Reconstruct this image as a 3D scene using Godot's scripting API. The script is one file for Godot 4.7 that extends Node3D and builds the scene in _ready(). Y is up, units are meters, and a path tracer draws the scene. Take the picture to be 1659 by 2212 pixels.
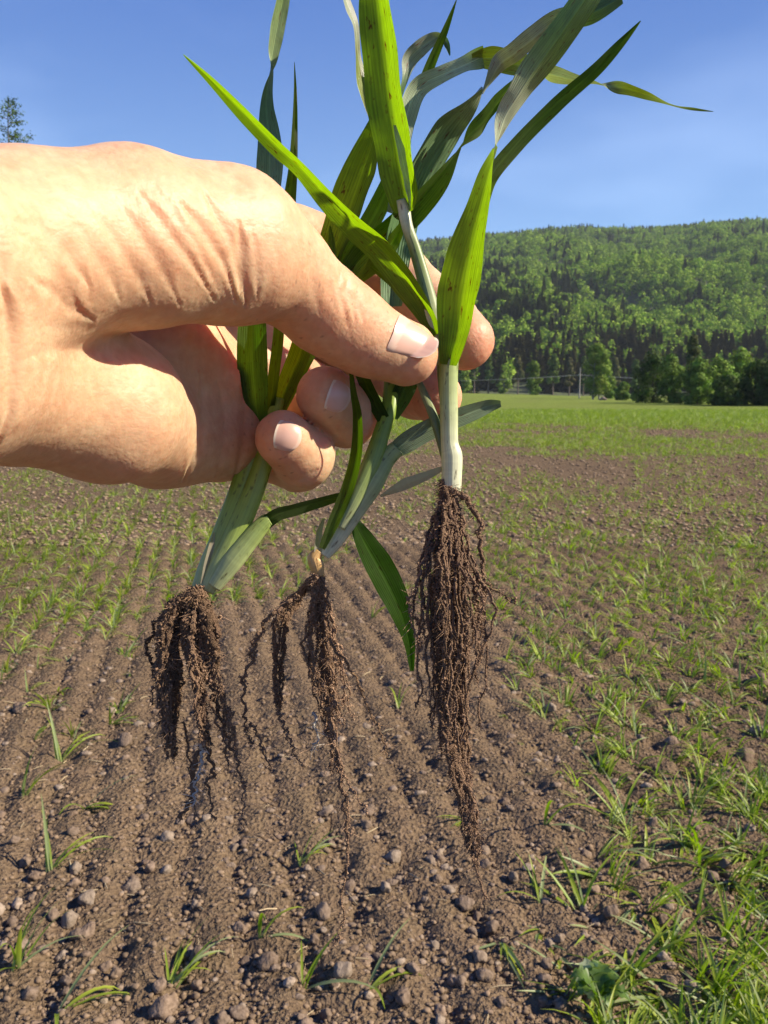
extends Node3D

# ------------------------------------------------------------------ measures
const FOCAL := 1736.0            # of the 1659 x 2212 survey picture, in its pixels
const EYE_H := 1.25
const HORIZON := 848.0
const NEAR_MM := 210.0           # millimetres from the eye to the thumb tip
const ROW := 0.135               # drill row spacing
const TRI_A := 0.229             # the rows run this angle left of the line of sight

var eye := Vector3(0, EYE_H, 0)
var tilt := 0.0
var cam_basis := Basis()
var rng := RandomNumberGenerator.new()
var noise := FastNoiseLite.new()
var fine := FastNoiseLite.new()
var used := {}
var M := {}
var sun_to := Vector3()

# ------------------------------------------------------------------ naming
func numbered(called: String) -> String:
	if not used.has(called):
		used[called] = 0
		return called
	used[called] += 1
	return "%s_%03d" % [called, used[called]]

func tag(o: Node, label: String, category: String, group := "", kind := "") -> void:
	if label != "": o.set_meta("label", label)
	if category != "": o.set_meta("category", category)
	if group != "": o.set_meta("group", group)
	if kind != "": o.set_meta("kind", kind)

func thing(called: String, label: String, category: String, at: Vector3, group := "") -> Node3D:
	var o := Node3D.new()
	o.name = numbered(called)
	add_child(o)
	o.position = at
	tag(o, label, category, group)
	return o

func put(mesh: Mesh, called: String, mat: Material, parent: Node = null) -> MeshInstance3D:
	var o := MeshInstance3D.new()
	o.mesh = mesh
	o.material_override = mat
	if parent == null:
		o.name = numbered(called)
		add_child(o)
	else:
		o.name = called
		parent.add_child(o, true)
	return o

# ------------------------------------------------------------------ mesh building
class Mb:
	var v := PackedVector3Array()
	var c := PackedColorArray()
	var u := PackedVector2Array()
	var i := PackedInt32Array()
	var n := PackedVector3Array()
	func vert(p: Vector3, col := Color.WHITE, uv := Vector2.ZERO) -> int:
		v.append(p)
		c.append(col)
		u.append(uv)
		return v.size() - 1
	func tri(a: int, b: int, d: int) -> void:   # counter-clockwise seen from outside; stored clockwise
		i.append(a)
		i.append(d)
		i.append(b)
	func quad(a: int, b: int, d: int, e: int) -> void:
		tri(a, b, d)
		tri(a, d, e)
	func normals() -> PackedVector3Array:
		var out := PackedVector3Array()
		out.resize(v.size())
		var k := 0
		while k < i.size():
			var a := v[i[k]]
			var f := (v[i[k + 2]] - a).cross(v[i[k + 1]] - a)
			out[i[k]] += f
			out[i[k + 1]] += f
			out[i[k + 2]] += f
			k += 3
		for q in out.size():
			out[q] = out[q].normalized() if out[q].length_squared() > 1e-30 else Vector3.UP
		return out
	func commit() -> ArrayMesh:
		var arr := []
		arr.resize(Mesh.ARRAY_MAX)
		arr[Mesh.ARRAY_VERTEX] = v
		arr[Mesh.ARRAY_NORMAL] = n if n.size() == v.size() else normals()
		arr[Mesh.ARRAY_COLOR] = c
		arr[Mesh.ARRAY_TEX_UV] = u
		arr[Mesh.ARRAY_INDEX] = i
		var m := ArrayMesh.new()
		m.add_surface_from_arrays(Mesh.PRIMITIVE_TRIANGLES, arr)
		return m

# ------------------------------------------------------------------ survey
func cam_mm(zx: float, zy: float, d: float) -> Vector3:       # eye axes, millimetres
	var dep := NEAR_MM + d
	return Vector3((zx - 829.5) / FOCAL * dep, (1106.0 - zy) / FOCAL * dep, -dep)

func to_world(p: Vector3) -> Vector3:
	return eye + cam_basis * (p * 0.001)

func K(zx: float, zy: float, d: float) -> Vector3:
	return to_world(cam_mm(zx, zy, d))

func sight(zx: float, zy: float) -> Vector3:
	return (cam_basis * Vector3((zx - 829.5) / FOCAL, (1106.0 - zy) / FOCAL, -1.0))

func G(zx: float, zy: float) -> Vector3:                       # the spot on the field seen there
	var s := sight(zx, zy)
	var t := -EYE_H / s.y
	var p := eye + s * t
	p.y = ground_h(p.x, p.z)
	return p

# ------------------------------------------------------------------ terrain
func sm(a: float, b: float, x: float) -> float:
	var t := clampf((x - a) / (b - a), 0.0, 1.0)
	return t * t * (3.0 - 2.0 * t)

func broad_h(x: float, z: float) -> float:
	var r := -z
	var h := sm(110.0, 215.0, r) * 1.25 * (1.0 - sm(8.0, 75.0, x))
	h += 0.12 * noise.get_noise_2d(x * 0.6, z * 0.6) * sm(15.0, 60.0, r)
	return h

func row_s(x: float, z: float) -> float:                       # across the rows, in rows
	return (x * cos(TRI_A) - z * sin(TRI_A) * 1.0) / ROW if false else (x * cos(TRI_A) - (z * sin(TRI_A))) / ROW

func ground_h(x: float, z: float, step := 0.015) -> float:
	var h := broad_h(x, z)
	var fade := 1.0 - sm(0.03, 0.08, step)
	if fade > 0.0:
		var s := row_s(x, z) + 0.10 * noise.get_noise_2d(x * 22.0, z * 22.0)
		var ph := s - floorf(s)
		var ridge := 0.5 + 0.5 * cos(TAU * ph)
		var rough := 0.35 + 0.65 * (1.0 - ridge)
		h += fade * (0.020 * pow(ridge, 0.6) - 0.006
			+ 0.012 * noise.get_noise_2d(x * 60.0, z * 60.0)
			+ 0.010 * fine.get_noise_2d(x * 120.0, z * 120.0 + 30.0)
			+ rough * 0.015 * fine.get_noise_2d(x * 260.0, z * 260.0)
			+ rough * 0.006 * absf(fine.get_noise_2d(x * 700.0 + 50.0, z * 700.0)))
	else:
		h += 0.0
	return h

func greenness(x: float, z: float) -> float:                   # share of the soil that the crop hides
	var r := -z
	var patch := noise.get_noise_2d(x * 2.6 + 31.0, z * 2.0 - 7.0) * 0.5 + noise.get_noise_2d(x * 9.0, z * 6.0) * 0.35
	var base := 0.025
	base += 0.17 * sm(4.0, 9.0, r) * (1.0 - 0.35 * sm(10.0, 18.0, r))
	base += 0.10 * sm(7.0, 12.0, r) + 0.58 * sm(18.0, 46.0, r)
	if r < 12.0:
		base += 0.22 * sm(0.3, 1.6, x) + 0.30 * sm(-0.7, -1.5, x) * sm(1.6, 3.0, r) * (1.0 - 0.6 * sm(6.0, 9.0, r))
		base -= 0.10 * sm(0.9, 0.2, absf(x + 0.35))
	if r > 10.0 and r < 30.0:
		base -= 0.10 * sm(4.0, 9.0, x) * (1.0 - sm(24.0, 30.0, r))
	return clampf(base + patch * (1.25 - 0.80 * sm(25.0, 60.0, r)), 0.0, 1.0)

var ridge_x := PackedFloat32Array([-1500, -900, -450, -250, -110, 40, 121, 182, 284, 393, 430, 501, 640, 900, 1500])
var ridge_y := PackedFloat32Array([40, 38, 50, 90, 140, 178, 189, 195, 197, 201, 204, 205, 198, 176, 140])

func ridge_h(x: float) -> float:
	for k in range(1, ridge_x.size()):
		if x < ridge_x[k]:
			var t := (x - ridge_x[k - 1]) / (ridge_x[k] - ridge_x[k - 1])
			t = clampf(t, 0.0, 1.0)
			return lerpf(ridge_y[k - 1], ridge_y[k], t)
	return ridge_y[ridge_y.size() - 1]

func hill_h(x: float, z: float) -> float:
	var r := -z
	var s := clampf((r - 290.0) / 760.0, 0.0, 1.6)
	var hr := ridge_h(x)
	var prof := 0.0
	if s <= 1.0:
		prof = pow(s, 1.15) * (1.0 - 0.22 * s) / 0.78
		prof = minf(prof, 1.0)
	else:
		prof = 1.0 - 0.10 * (s - 1.0)
	var bump := noise.get_noise_2d(x * 0.12, z * 0.10) * 22.0 + noise.get_noise_2d(x * 0.4, z * 0.35 + 90.0) * 7.0
	return hr * prof + bump * sm(0.0, 0.3, s) * (1.0 - 0.75 * sm(0.75, 1.0, s)) + 0.4

# ------------------------------------------------------------------ textures and materials
func noise_image(size: int, freq: float, oct: int, seed_: int, kind := FastNoiseLite.TYPE_SIMPLEX_SMOOTH) -> Image:
	var f := FastNoiseLite.new()
	f.seed = seed_
	f.noise_type = kind
	f.frequency = freq
	f.fractal_octaves = oct
	var im := f.get_seamless_image(size, size)
	im.convert(Image.FORMAT_RGBA8)
	return im

func tint_image(im: Image, a: Color, b: Color) -> ImageTexture:
	var out := Image.create(im.get_width(), im.get_height(), false, Image.FORMAT_RGBA8)
	for y in im.get_height():
		for x in im.get_width():
			out.set_pixel(x, y, a.lerp(b, im.get_pixel(x, y).r))
	return ImageTexture.create_from_image(out)

func mat(col: Color, rough := 0.9, vertex := true) -> StandardMaterial3D:
	var m := StandardMaterial3D.new()
	m.albedo_color = col
	m.roughness = rough
	m.vertex_color_use_as_albedo = vertex
	m.cull_mode = BaseMaterial3D.CULL_DISABLED
	return m

func tri(m: StandardMaterial3D, scale: float, world := true) -> void:
	m.uv1_triplanar = true
	m.uv1_world_triplanar = world
	m.uv1_scale = Vector3.ONE * scale

func make_materials() -> void:
	var g1 := noise_image(512, 0.02, 5, 11)
	var g2 := noise_image(512, 0.045, 4, 12, FastNoiseLite.TYPE_CELLULAR)
	# soil
	var soil := mat(Color.WHITE, 0.97)
	soil.albedo_texture = tint_image(g1, Color(0.66, 0.64, 0.62), Color(1.0, 1.0, 1.0))
	soil.heightmap_enabled = true
	soil.heightmap_texture = ImageTexture.create_from_image(g1)
	soil.heightmap_scale = 1.6
	soil.specular_mode = BaseMaterial3D.SPECULAR_SCHLICK_GGX
	soil.metallic_specular = 0.15
	tri(soil, 5.0)
	M.soil = soil
	# crumbs and stones
	var crumb := mat(Color.WHITE, 0.97)
	crumb.metallic_specular = 0.15
	M.crumb = crumb
	var stone := mat(Color.WHITE, 0.9)
	stone.albedo_texture = tint_image(noise_image(256, 0.03, 5, 21), Color(0.62, 0.6, 0.58), Color(1, 1, 1))
	stone.metallic_specular = 0.2
	stone.heightmap_enabled = true
	stone.heightmap_texture = ImageTexture.create_from_image(noise_image(256, 0.05, 4, 22))
	stone.heightmap_scale = 0.25
	tri(stone, 9.0)
	M.stone = stone
	# skin
	var skin := mat(Color.WHITE, 0.52)
	var cl := FastNoiseLite.new()
	cl.seed = 31
	cl.noise_type = FastNoiseLite.TYPE_CELLULAR
	cl.frequency = 0.05
	cl.fractal_octaves = 3
	cl.cellular_return_type = FastNoiseLite.RETURN_DISTANCE2_SUB
	var s1 := cl.get_seamless_image(512, 512)
	s1.convert(Image.FORMAT_RGBA8)
	skin.albedo_texture = tint_image(noise_image(512, 0.02, 5, 32), Color(0.95, 0.86, 0.82), Color(1, 1, 1))
	skin.heightmap_enabled = true
	skin.heightmap_texture = ImageTexture.create_from_image(s1)
	skin.heightmap_scale = 0.013
	skin.subsurf_scatter_enabled = true
	skin.subsurf_scatter_strength = 0.28
	skin.metallic_specular = 0.42
	tri(skin, 24.0)
	M.skin = skin
	var nail := mat(Color.WHITE, 0.3)
	nail.metallic_specular = 0.5
	M.nail = nail
	# leaf blades: lengthwise veins; u runs across, v along
	var li := Image.create(128, 512, false, Image.FORMAT_RGBA8)
	var bh := Image.create(128, 512, false, Image.FORMAT_RGBA8)
	var ln := FastNoiseLite.new()
	ln.seed = 5
	ln.frequency = 0.03
	for y in 512:
		for x in 128:
			var vein := 0.5 + 0.5 * cos(TAU * x / 128.0 * 14.0)
			var mid := exp(-pow((x - 64.0) / 5.0, 2.0))
			var streak := ln.get_noise_2d(x * 5.0, y * 0.25)
			var spot := maxf(0.0, ln.get_noise_2d(x * 1.6 + 300.0, y * 0.8) - 0.42) * 2.4
			var fleck := maxf(0.0, ln.get_noise_2d(x * 6.0 + 900.0, y * 4.0) - 0.55) * 1.3
			var k := clampf(0.84 + 0.08 * vein + 0.16 * streak + 0.16 * mid, 0.0, 1.0)
			li.set_pixel(x, y, Color(clampf(k * (1.0 - spot * 0.5) + fleck, 0, 1), clampf(k * (1.0 - spot) + fleck * 0.9, 0, 1), clampf(k * (0.95 - spot) + fleck * 0.6, 0, 1)))
			bh.set_pixel(x, y, Color.WHITE * clampf(0.5 + 0.3 * vein - 0.4 * mid + 0.1 * streak, 0, 1))
	var lt := ImageTexture.create_from_image(li)
	var bt := ImageTexture.create_from_image(bh)
	for spec in [["leaf", 0.46, Color(1.05, 1.22, 0.3)], ["leaf_wax_sheen", 0.36, Color(0.6, 0.68, 0.34)]]:  # second entry: blades whose pale colour includes painted sun sheen
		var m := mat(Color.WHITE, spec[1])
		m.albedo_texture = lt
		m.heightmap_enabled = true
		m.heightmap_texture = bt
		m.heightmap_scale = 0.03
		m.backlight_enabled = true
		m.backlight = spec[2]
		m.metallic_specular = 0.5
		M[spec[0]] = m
	var stem := mat(Color.WHITE, 0.4)
	var si := Image.create(128, 256, false, Image.FORMAT_RGBA8)
	for y in 256:
		for x in 128:
			var st := ln.get_noise_2d(x * 7.0 + 500.0, y * 0.3)
			var sp := maxf(0.0, ln.get_noise_2d(x * 2.2 + 700.0, y * 1.2) - 0.42) * 2.4
			var q := clampf(0.92 + 0.10 * st, 0, 1)
			si.set_pixel(x, y, Color(q * (1.0 - sp * 0.75), q * (1.0 - sp * 0.8), q * (1.0 - sp * 0.85)))
	stem.albedo_texture = ImageTexture.create_from_image(si)
	stem.backlight_enabled = true
	stem.backlight = Color(0.6, 0.66, 0.3)
	M.stem = stem
	var root := mat(Color.WHITE, 0.95)
	root.metallic_specular = 0.15
	root.heightmap_enabled = true
	root.heightmap_texture = ImageTexture.create_from_image(noise_image(256, 0.06, 4, 41))
	root.heightmap_scale = 0.08
	tri(root, 160.0)
	M.root = root
	var blade := mat(Color.WHITE, 0.45)
	blade.backlight_enabled = true
	blade.backlight = Color(0.9, 1.0, 0.25)
	M.blade = blade
	var far_leaf := mat(Color.WHITE, 0.75)
	far_leaf.backlight_enabled = true
	far_leaf.backlight = Color(0.6, 0.7, 0.2)
	far_leaf.metallic_specular = 0.2
	M.far_leaf = far_leaf
	var bark := mat(Color.WHITE, 0.9)
	bark.albedo_texture = tint_image(noise_image(256, 0.04, 4, 51), Color(0.45, 0.45, 0.45), Color(1, 1, 1))
	tri(bark, 1.2)
	M.bark = bark
	var wood := mat(Color.WHITE, 0.9)
	M.wood = wood
	var hillm := mat(Color.WHITE, 0.95)
	hillm.albedo_texture = tint_image(noise_image(256, 0.03, 4, 61), Color(0.6, 0.6, 0.6), Color(1, 1, 1))
	tri(hillm, 0.03)
	M.hill = hillm

# ------------------------------------------------------------------ sky, sun, eye
func make_camera_and_light() -> void:
	tilt = atan((1106.0 - HORIZON) / FOCAL)
	cam_basis = Basis(Vector3.RIGHT, -tilt)
	var cam := Camera3D.new()
	cam.name = "camera"
	add_child(cam)
	cam.position = eye
	cam.basis = cam_basis
	cam.fov = rad_to_deg(2.0 * atan(1106.0 / FOCAL))
	cam.near = 0.02
	cam.far = 4000.0
	var lens := CameraAttributesPhysical.new()       # a compact camera close to its subject: the distance is slightly soft
	lens.frustum_focal_length = 12.0 / (1106.0 / FOCAL)
	lens.frustum_focus_distance = 0.215
	lens.exposure_aperture = 42.0
	lens.frustum_near = 0.02
	lens.frustum_far = 4000.0
	cam.attributes = lens
	cam.current = true

	var az := deg_to_rad(-9.0)       # the sun stands to the right, this far ahead of square
	var el := deg_to_rad(35.0)
	sun_to = Vector3(cos(el) * cos(az), sin(el), -cos(el) * sin(az))
	var sun := DirectionalLight3D.new()
	sun.name = "sun"
	add_child(sun)
	sun.basis = Basis.looking_at(-sun_to)
	sun.light_energy = 1.6
	sun.light_color = Color(1.0, 0.95, 0.86)
	sun.light_angular_distance = 0.5
	sun.shadow_enabled = true

	var env := Environment.new()
	env.background_mode = Environment.BG_SKY
	var sk := ProceduralSkyMaterial.new()
	sk.sky_top_color = Color(0.14, 0.305, 0.63)
	sk.sky_horizon_color = Color(0.66, 0.84, 1.0)
	sk.sky_curve = 0.165
	sk.ground_horizon_color = Color(0.45, 0.45, 0.42)
	sk.ground_bottom_color = Color(0.3, 0.27, 0.22)
	sk.sun_angle_max = 25.0
	sk.energy_multiplier = 0.71
	# thin streaks of cirrus
	var cover := Image.create(1024, 512, false, Image.FORMAT_RGBA8)
	var cn := FastNoiseLite.new()
	cn.seed = 77
	cn.frequency = 0.012
	cn.fractal_octaves = 5
	for y in 512:
		for x in 1024:
			var up := (0.5 - (y + 0.5) / 512.0) * 180.0
			var a := 0.0
			if up > 0.0:
				var ang := x / 1024.0 * TAU
				var s := cn.get_noise_3d(cos(ang) * 90.0, up * 5.0, sin(ang) * 90.0)
				a = maxf(0.0, s - 0.02) * 0.35 * sm(0.0, 8.0, up) * (1.0 - sm(14.0, 30.0, up))
			cover.set_pixel(x, y, Color(1, 1, 1, clampf(a, 0, 1)))
	sk.sky_cover = ImageTexture.create_from_image(cover)
	sk.sky_cover_modulate = Color(0.8, 0.85, 0.9, 1.0)
	var sky := Sky.new()
	sky.sky_material = sk
	env.sky = sky
	env.tonemap_mode = Environment.TONE_MAPPER_LINEAR
	env.tonemap_exposure = 2.05
	env.fog_enabled = true
	env.fog_density = 0.00012
	env.fog_light_color = Color(0.82, 0.87, 0.9)
	env.sdfgi_enabled = true
	env.ssao_enabled = true
	env.ssil_enabled = true
	var we := WorldEnvironment.new()
	we.name = "world"
	we.environment = env
	add_child(we)

# ------------------------------------------------------------------ ground
func lines(dense_to: float, step: float, far: float, ratio: float) -> PackedFloat32Array:
	var out := PackedFloat32Array()
	var p := 0.0
	while p < dense_to:
		out.append(p)
		p += step
	var s := step
	while p < far:
		out.append(p)
		s *= ratio
		p += s
	out.append(far)
	return out

func make_ground() -> void:
	var half := lines(1.9, 0.016, 900.0, 1.085)
	var xs := PackedFloat32Array()
	for k in range(half.size() - 1, 0, -1): xs.append(-half[k])
	xs.append_array(half)
	var zs := PackedFloat32Array([12.0, 6.0, 3.0, 1.5, 0.6, 0.0, -0.5, -0.9])
	for p in lines(4.6, 0.016, 320.0, 1.045):
		zs.append(-1.15 - p)
	var b := Mb.new()
	var nx := xs.size()
	for kz in zs.size():
		var z := zs[kz]
		var stz := absf(zs[mini(kz + 1, zs.size() - 1)] - z)
		for kx in nx:
			var x := xs[kx]
			var stx := absf(xs[mini(kx + 1, nx - 1)] - x)
			var y := ground_h(x, z, maxf(stz * 0.6, stx))
			var r := -z
			var g := 0.0
			if r > 6.0:
				g = greenness(x, z) * sm(9.0, 45.0, r)
			var n1 := noise.get_noise_2d(x * 14.0, z * 14.0)
			var col := Color(0.228, 0.163, 0.106) * (1.0 + 0.16 * n1)
			var gc := Color(0.19, 0.28, 0.040).lerp(Color(0.25, 0.31, 0.07), 0.5 + 0.5 * noise.get_noise_2d(x * 0.7, z * 1.5))
			col = col.lerp(gc, clampf(g * 1.15, 0.0, 0.94))
			col.a = 1.0
			b.vert(Vector3(x, y, z), col)
	for kz in zs.size() - 1:
		for kx in nx - 1:
			var a := kz * nx + kx
			b.quad(a, a + 1, a + nx + 1, a + nx)
	var o := put(b.commit(), "ground", M.soil)
	tag(o, "ploughed brown field with drill rows running away to the left", "field", "", "structure")
	print("ground verts ", b.v.size())

func make_hill() -> void:
	var b := Mb.new()
	var nx := 121
	var nz := 70
	for kz in nz:
		for kx in nx:
			var x := -1500.0 + 3000.0 * kx / (nx - 1.0)
			var z := -270.0 - 1400.0 * kz / (nz - 1.0)
			var col := Color(0.075, 0.10, 0.028)
			b.vert(Vector3(x, hill_h(x, z) if kz > 0 else -1.0, z), col)
	for kz in nz - 1:
		for kx in nx - 1:
			var a := kz * nx + kx
			b.quad(a, a + 1, a + nx + 1, a + nx)
	var o := put(b.commit(), "hill", M.hill)
	tag(o, "long wooded hillside closing the valley behind the field", "hill", "", "structure")

# ------------------------------------------------------------------ foliage
func leaf_ball(b: Mb, at: Vector3, rad: Vector3, count: int, size: float, col: Color, spread := 0.28) -> void:
	for k in count:
		var d := Vector3(rng.randfn(), rng.randfn(), rng.randfn()).normalized()
		var p := at + d * rad * pow(rng.randf(), 0.4)
		var nrm := (d + Vector3(rng.randf_range(-1, 1), rng.randf_range(-0.4, 1), rng.randf_range(-1, 1)) * 0.8).normalized()
		var t := nrm.cross(Vector3(rng.randf_range(-1, 1), rng.randf_range(-1, 1), rng.randf_range(-1, 1))).normalized()
		var q := nrm.cross(t)
		var s := size * rng.randf_range(0.6, 1.3)
		var f := 1.0 + spread * rng.randf_range(-1, 1)
		var cc := Color(col.r * f, col.g * f, col.b * f)
		var i0 := b.vert(p + t * s, cc)
		b.vert(p + q * s * 0.6, cc)
		b.vert(p - t * s, cc)
		b.vert(p - q * s * 0.6, cc)
		b.quad(i0, i0 + 1, i0 + 2, i0 + 3)
		var sn := (d * 0.75 + nrm * 0.5).normalized()
		if sn.dot(nrm) < 0.0: sn = nrm
		for w in 4: b.n.append(sn)

func tube(b: Mb, pts: PackedVector3Array, rad: PackedFloat32Array, sides: int, cols: PackedColorArray, flat := 1.0, flat_dir := Vector3.ZERO, vscale := 1.0, cap := true) -> void:
	var first := b.v.size()
	var m := pts.size()
	var side := Vector3.ZERO
	var len := 0.0
	for k in m:
		var t := (pts[mini(k + 1, m - 1)] - pts[maxi(k - 1, 0)]).normalized()
		if k == 0:
			side = flat_dir if flat_dir != Vector3.ZERO else (Vector3.UP if absf(t.y) < 0.9 else Vector3.RIGHT)
		side = (side - t * side.dot(t)).normalized()
		var up := t.cross(side)
		if k > 0: len += pts[k].distance_to(pts[k - 1])
		for s in sides + 1:
			var a := TAU * s / sides
			b.vert(pts[k] + (side * cos(a) * flat + up * sin(a)) * rad[k], cols[k], Vector2(float(s) / sides, len * vscale))
	for k in m - 1:
		for s in sides:
			var q := first + k * (sides + 1) + s
			b.quad(q, q + 1, q + sides + 2, q + sides + 1)
	if cap:
		for e in 2:
			var row := first + (0 if e == 0 else (m - 1) * (sides + 1))
			var kk := 0 if e == 0 else m - 1
			var c := b.vert(pts[kk], cols[kk], b.u[row])
			for s in sides:
				if e == 0: b.tri(c, row + s + 1, row + s)
				else: b.tri(c, row + s, row + s + 1)

func simple_tube(b: Mb, a: Vector3, c: Vector3, ra: float, rc: float, sides: int, col: Color) -> void:
	tube(b, PackedVector3Array([a, a.lerp(c, 0.5), c]), PackedFloat32Array([ra, (ra + rc) * 0.5, rc]), sides, PackedColorArray([col, col, col]))

# a broadleaf tree: crown profile as share of radius at heights 0..1 of the crown
func make_tree(label: String, at: Vector3, height: float, radius: float, crown_from: float, leaf_col: Color, bark_col: Color, n_balls: int, per_ball: int, leaf: float, group := "", trunks := 1, called := "tree", profile := 0) -> Node3D:
	var t := thing(called, label, "tree", at, group)
	for k in trunks:
		var off := (k - (trunks - 1) * 0.5) * radius * 0.42
		var tb := Mb.new()
		var lean := Vector3(rng.randf_range(-0.15, 0.15) + off * 0.1, 0, rng.randf_range(-0.15, 0.15))
		var pts := PackedVector3Array()
		var rad := PackedFloat32Array()
		var cols := PackedColorArray()
		for s in 7:
			var f := s / 6.0
			pts.append(Vector3(off, 0, 0) + Vector3.UP * height * 0.9 * f + lean * f * f * 2.0)
			rad.append(lerpf(height * 0.020, height * 0.004, f))
			cols.append(bark_col)
		tube(tb, pts, rad, 7, cols)
		for s in 5:
			var f := lerpf(crown_from + 0.05, 0.8, s / 4.0)
			var p := Vector3(off, height * 0.9 * f, 0) + lean * f * f * 2.0
			var a := rng.randf() * TAU
			simple_tube(tb, p, p + Vector3(cos(a) * radius * 0.6, height * 0.12, sin(a) * radius * 0.6), height * 0.007, height * 0.002, 5, bark_col)
		put(tb.commit(), "trunk", M.bark, t)
	var b := Mb.new()
	for k in n_balls:
		var f := (k + rng.randf()) / n_balls
		var r := radius
		match profile:
			0: r *= pow(sin(PI * clampf(f * 0.84 + 0.13, 0, 1)), 0.75)          # egg
			1: r *= 0.55 + 0.45 * sin(PI * clampf(f * 0.8 + 0.15, 0, 1))        # column
			2: r *= (1.0 - f) * 0.95 + 0.08                                      # spire
		var a := rng.randf() * TAU
		var rr := r * sqrt(rng.randf()) * 0.74
		var p := Vector3(cos(a) * rr, height * lerpf(crown_from, 0.97, f), sin(a) * rr)
		var br := radius * rng.randf_range(0.28, 0.46)
		var cc := leaf_col * (1.0 + rng.randf_range(-0.22, 0.22))
		cc.r *= 1.0 + rng.randf_range(-0.1, 0.15)
		leaf_ball(b, p, Vector3(br, br * 0.85, br), int(per_ball * 1.7), leaf, cc)
	put(b.commit(), "crown", M.far_leaf, t)
	return t

func far_broad(seed_: int) -> ArrayMesh:
	rng.seed = seed_
	var b := Mb.new()
	for k in 9:
		var f := (k + 0.5) / 9.0
		var r := 0.36 * pow(sin(PI * clampf(f * 0.8 + 0.12, 0, 1)), 0.8)
		var a := rng.randf() * TAU
		leaf_ball(b, Vector3(cos(a) * r * 0.6, 0.12 + 0.8 * f, sin(a) * r * 0.6), Vector3(0.2, 0.13, 0.2), 22, 0.065, Color(1, 1, 1), 0.3)
	return b.commit()

func far_conifer(seed_: int) -> ArrayMesh:
	rng.seed = seed_
	var b := Mb.new()
	for k in 11:
		var f := k / 10.5
		var r := 0.19 * (1.0 - f) + 0.015
		for w in 8:
			var a := TAU * (w + rng.randf()) / 8.0
			var d := Vector3(cos(a), 0, sin(a))
			var p := Vector3(0, 0.06 + 0.94 * f, 0)
			var rr := r * rng.randf_range(0.7, 1.15)
			var cc := Color.WHITE * rng.randf_range(0.7, 1.2)
			var sd := Vector3(-d.z, 0, d.x) * (0.035 + rr * 0.22)
			var i0 := b.vert(p + Vector3.UP * 0.03, cc)
			b.vert(p + d * rr * 0.6 + sd - Vector3.UP * 0.02, cc)
			b.vert(p + d * rr - Vector3.UP * 0.07, cc)
			b.vert(p + d * rr * 0.6 - sd - Vector3.UP * 0.02, cc)
			b.quad(i0, i0 + 3, i0 + 2, i0 + 1)
			for q in 4: b.n.append((d * 0.8 + Vector3.UP * 0.55).normalized())
	return b.commit()

func scatter(called: String, mesh: Mesh, m: Material, places: Array, cols: PackedColorArray, label: String, category: String) -> void:
	var mm := MultiMesh.new()
	mm.transform_format = MultiMesh.TRANSFORM_3D
	mm.use_colors = true
	mm.mesh = mesh
	mm.instance_count = places.size()
	for k in places.size():
		mm.set_instance_transform(k, places[k])
		mm.set_instance_color(k, cols[k])
	var o := MultiMeshInstance3D.new()
	o.multimesh = mm
	o.material_override = m
	o.name = numbered(called)
	add_child(o)
	tag(o, label, category, "", "stuff")

func make_forest() -> void:
	var kinds := [[], [], [], []]
	var tints := [PackedColorArray(), PackedColorArray(), PackedColorArray(), PackedColorArray()]
	rng.seed = 4001
	for k in 36000:
		var z := -(292.0 + 830.0 * pow(rng.randf(), 0.85))
		var lo := z * 0.12
		var x := rng.randf_range(-0.55 * -z - 60.0, 0.62 * -z + 60.0)
		if x < -40.0 and rng.randf() < 0.4: continue
		var y := hill_h(x, z)
		var s := (-z - 290.0) / 760.0
		var mix := noise.get_noise_2d(x * 0.55, z * 0.4) + 0.55 * noise.get_noise_2d(x * 2.2 + 70.0, z * 1.8)
		var conif := 0.0 + 0.55 * sm(0.72, 1.0, s) * (1.0 - 0.6 * sm(380.0, 480.0, x)) + 0.85 * sm(0.15, 0.09, s) + mix * 0.9
		conif += 0.75 * sm(160.0, 60.0, x - 0.02 * -z) * sm(0.10, 0.2, s) * sm(0.60, 0.45, s)
		var is_con := rng.randf() < conif
		var h := rng.randf_range(8.0, 13.0) if is_con else rng.randf_range(6.5, 11.5)
		var pine := is_con and s < 0.15
		var w := h * (rng.randf_range(0.85, 1.15) if not is_con else 1.5)
		var basis := Basis(Vector3.UP, rng.randf() * TAU).scaled(Vector3(w, h, w))
		var c := Color()
		if pine: c = Color(0.155, 0.14, 0.06)
		elif is_con: c = Color(0.18, 0.25, 0.06)
		else: c = Color(0.18, 0.285, 0.03).lerp(Color(0.28, 0.38, 0.05), rng.randf())
		c = c * rng.randf_range(0.75, 1.2)
		c.a = 1.0
		var n := (2 if is_con else 0) + (rng.randi() % 2)
		kinds[n].append(Transform3D(basis, Vector3(x, y - 0.3, z)))
		tints[n].append(c)
	var nm := ["birch_wood", "birch_wood", "spruce_wood", "spruce_wood"]
	var lb := ["bright green birch wood covering the hillside", "paler green broadleaf trees mixed over the hillside", "dark spruce trees among the birches on the hillside", "dark conifers thickest along the hilltop and foot of the hill"]
	for n in 4:
		scatter(nm[n], far_broad(600 + n) if n < 2 else far_conifer(600 + n), M.far_leaf, kinds[n], tints[n], lb[n], "wood")
	print("forest ", kinds[0].size() + kinds[1].size(), " ", kinds[2].size() + kinds[3].size())

func spot(zx: float, dist: float) -> Vector3:
	var x := (zx - 829.5) / FOCAL * dist
	return Vector3(x, broad_h(x, -dist), -dist)

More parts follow.
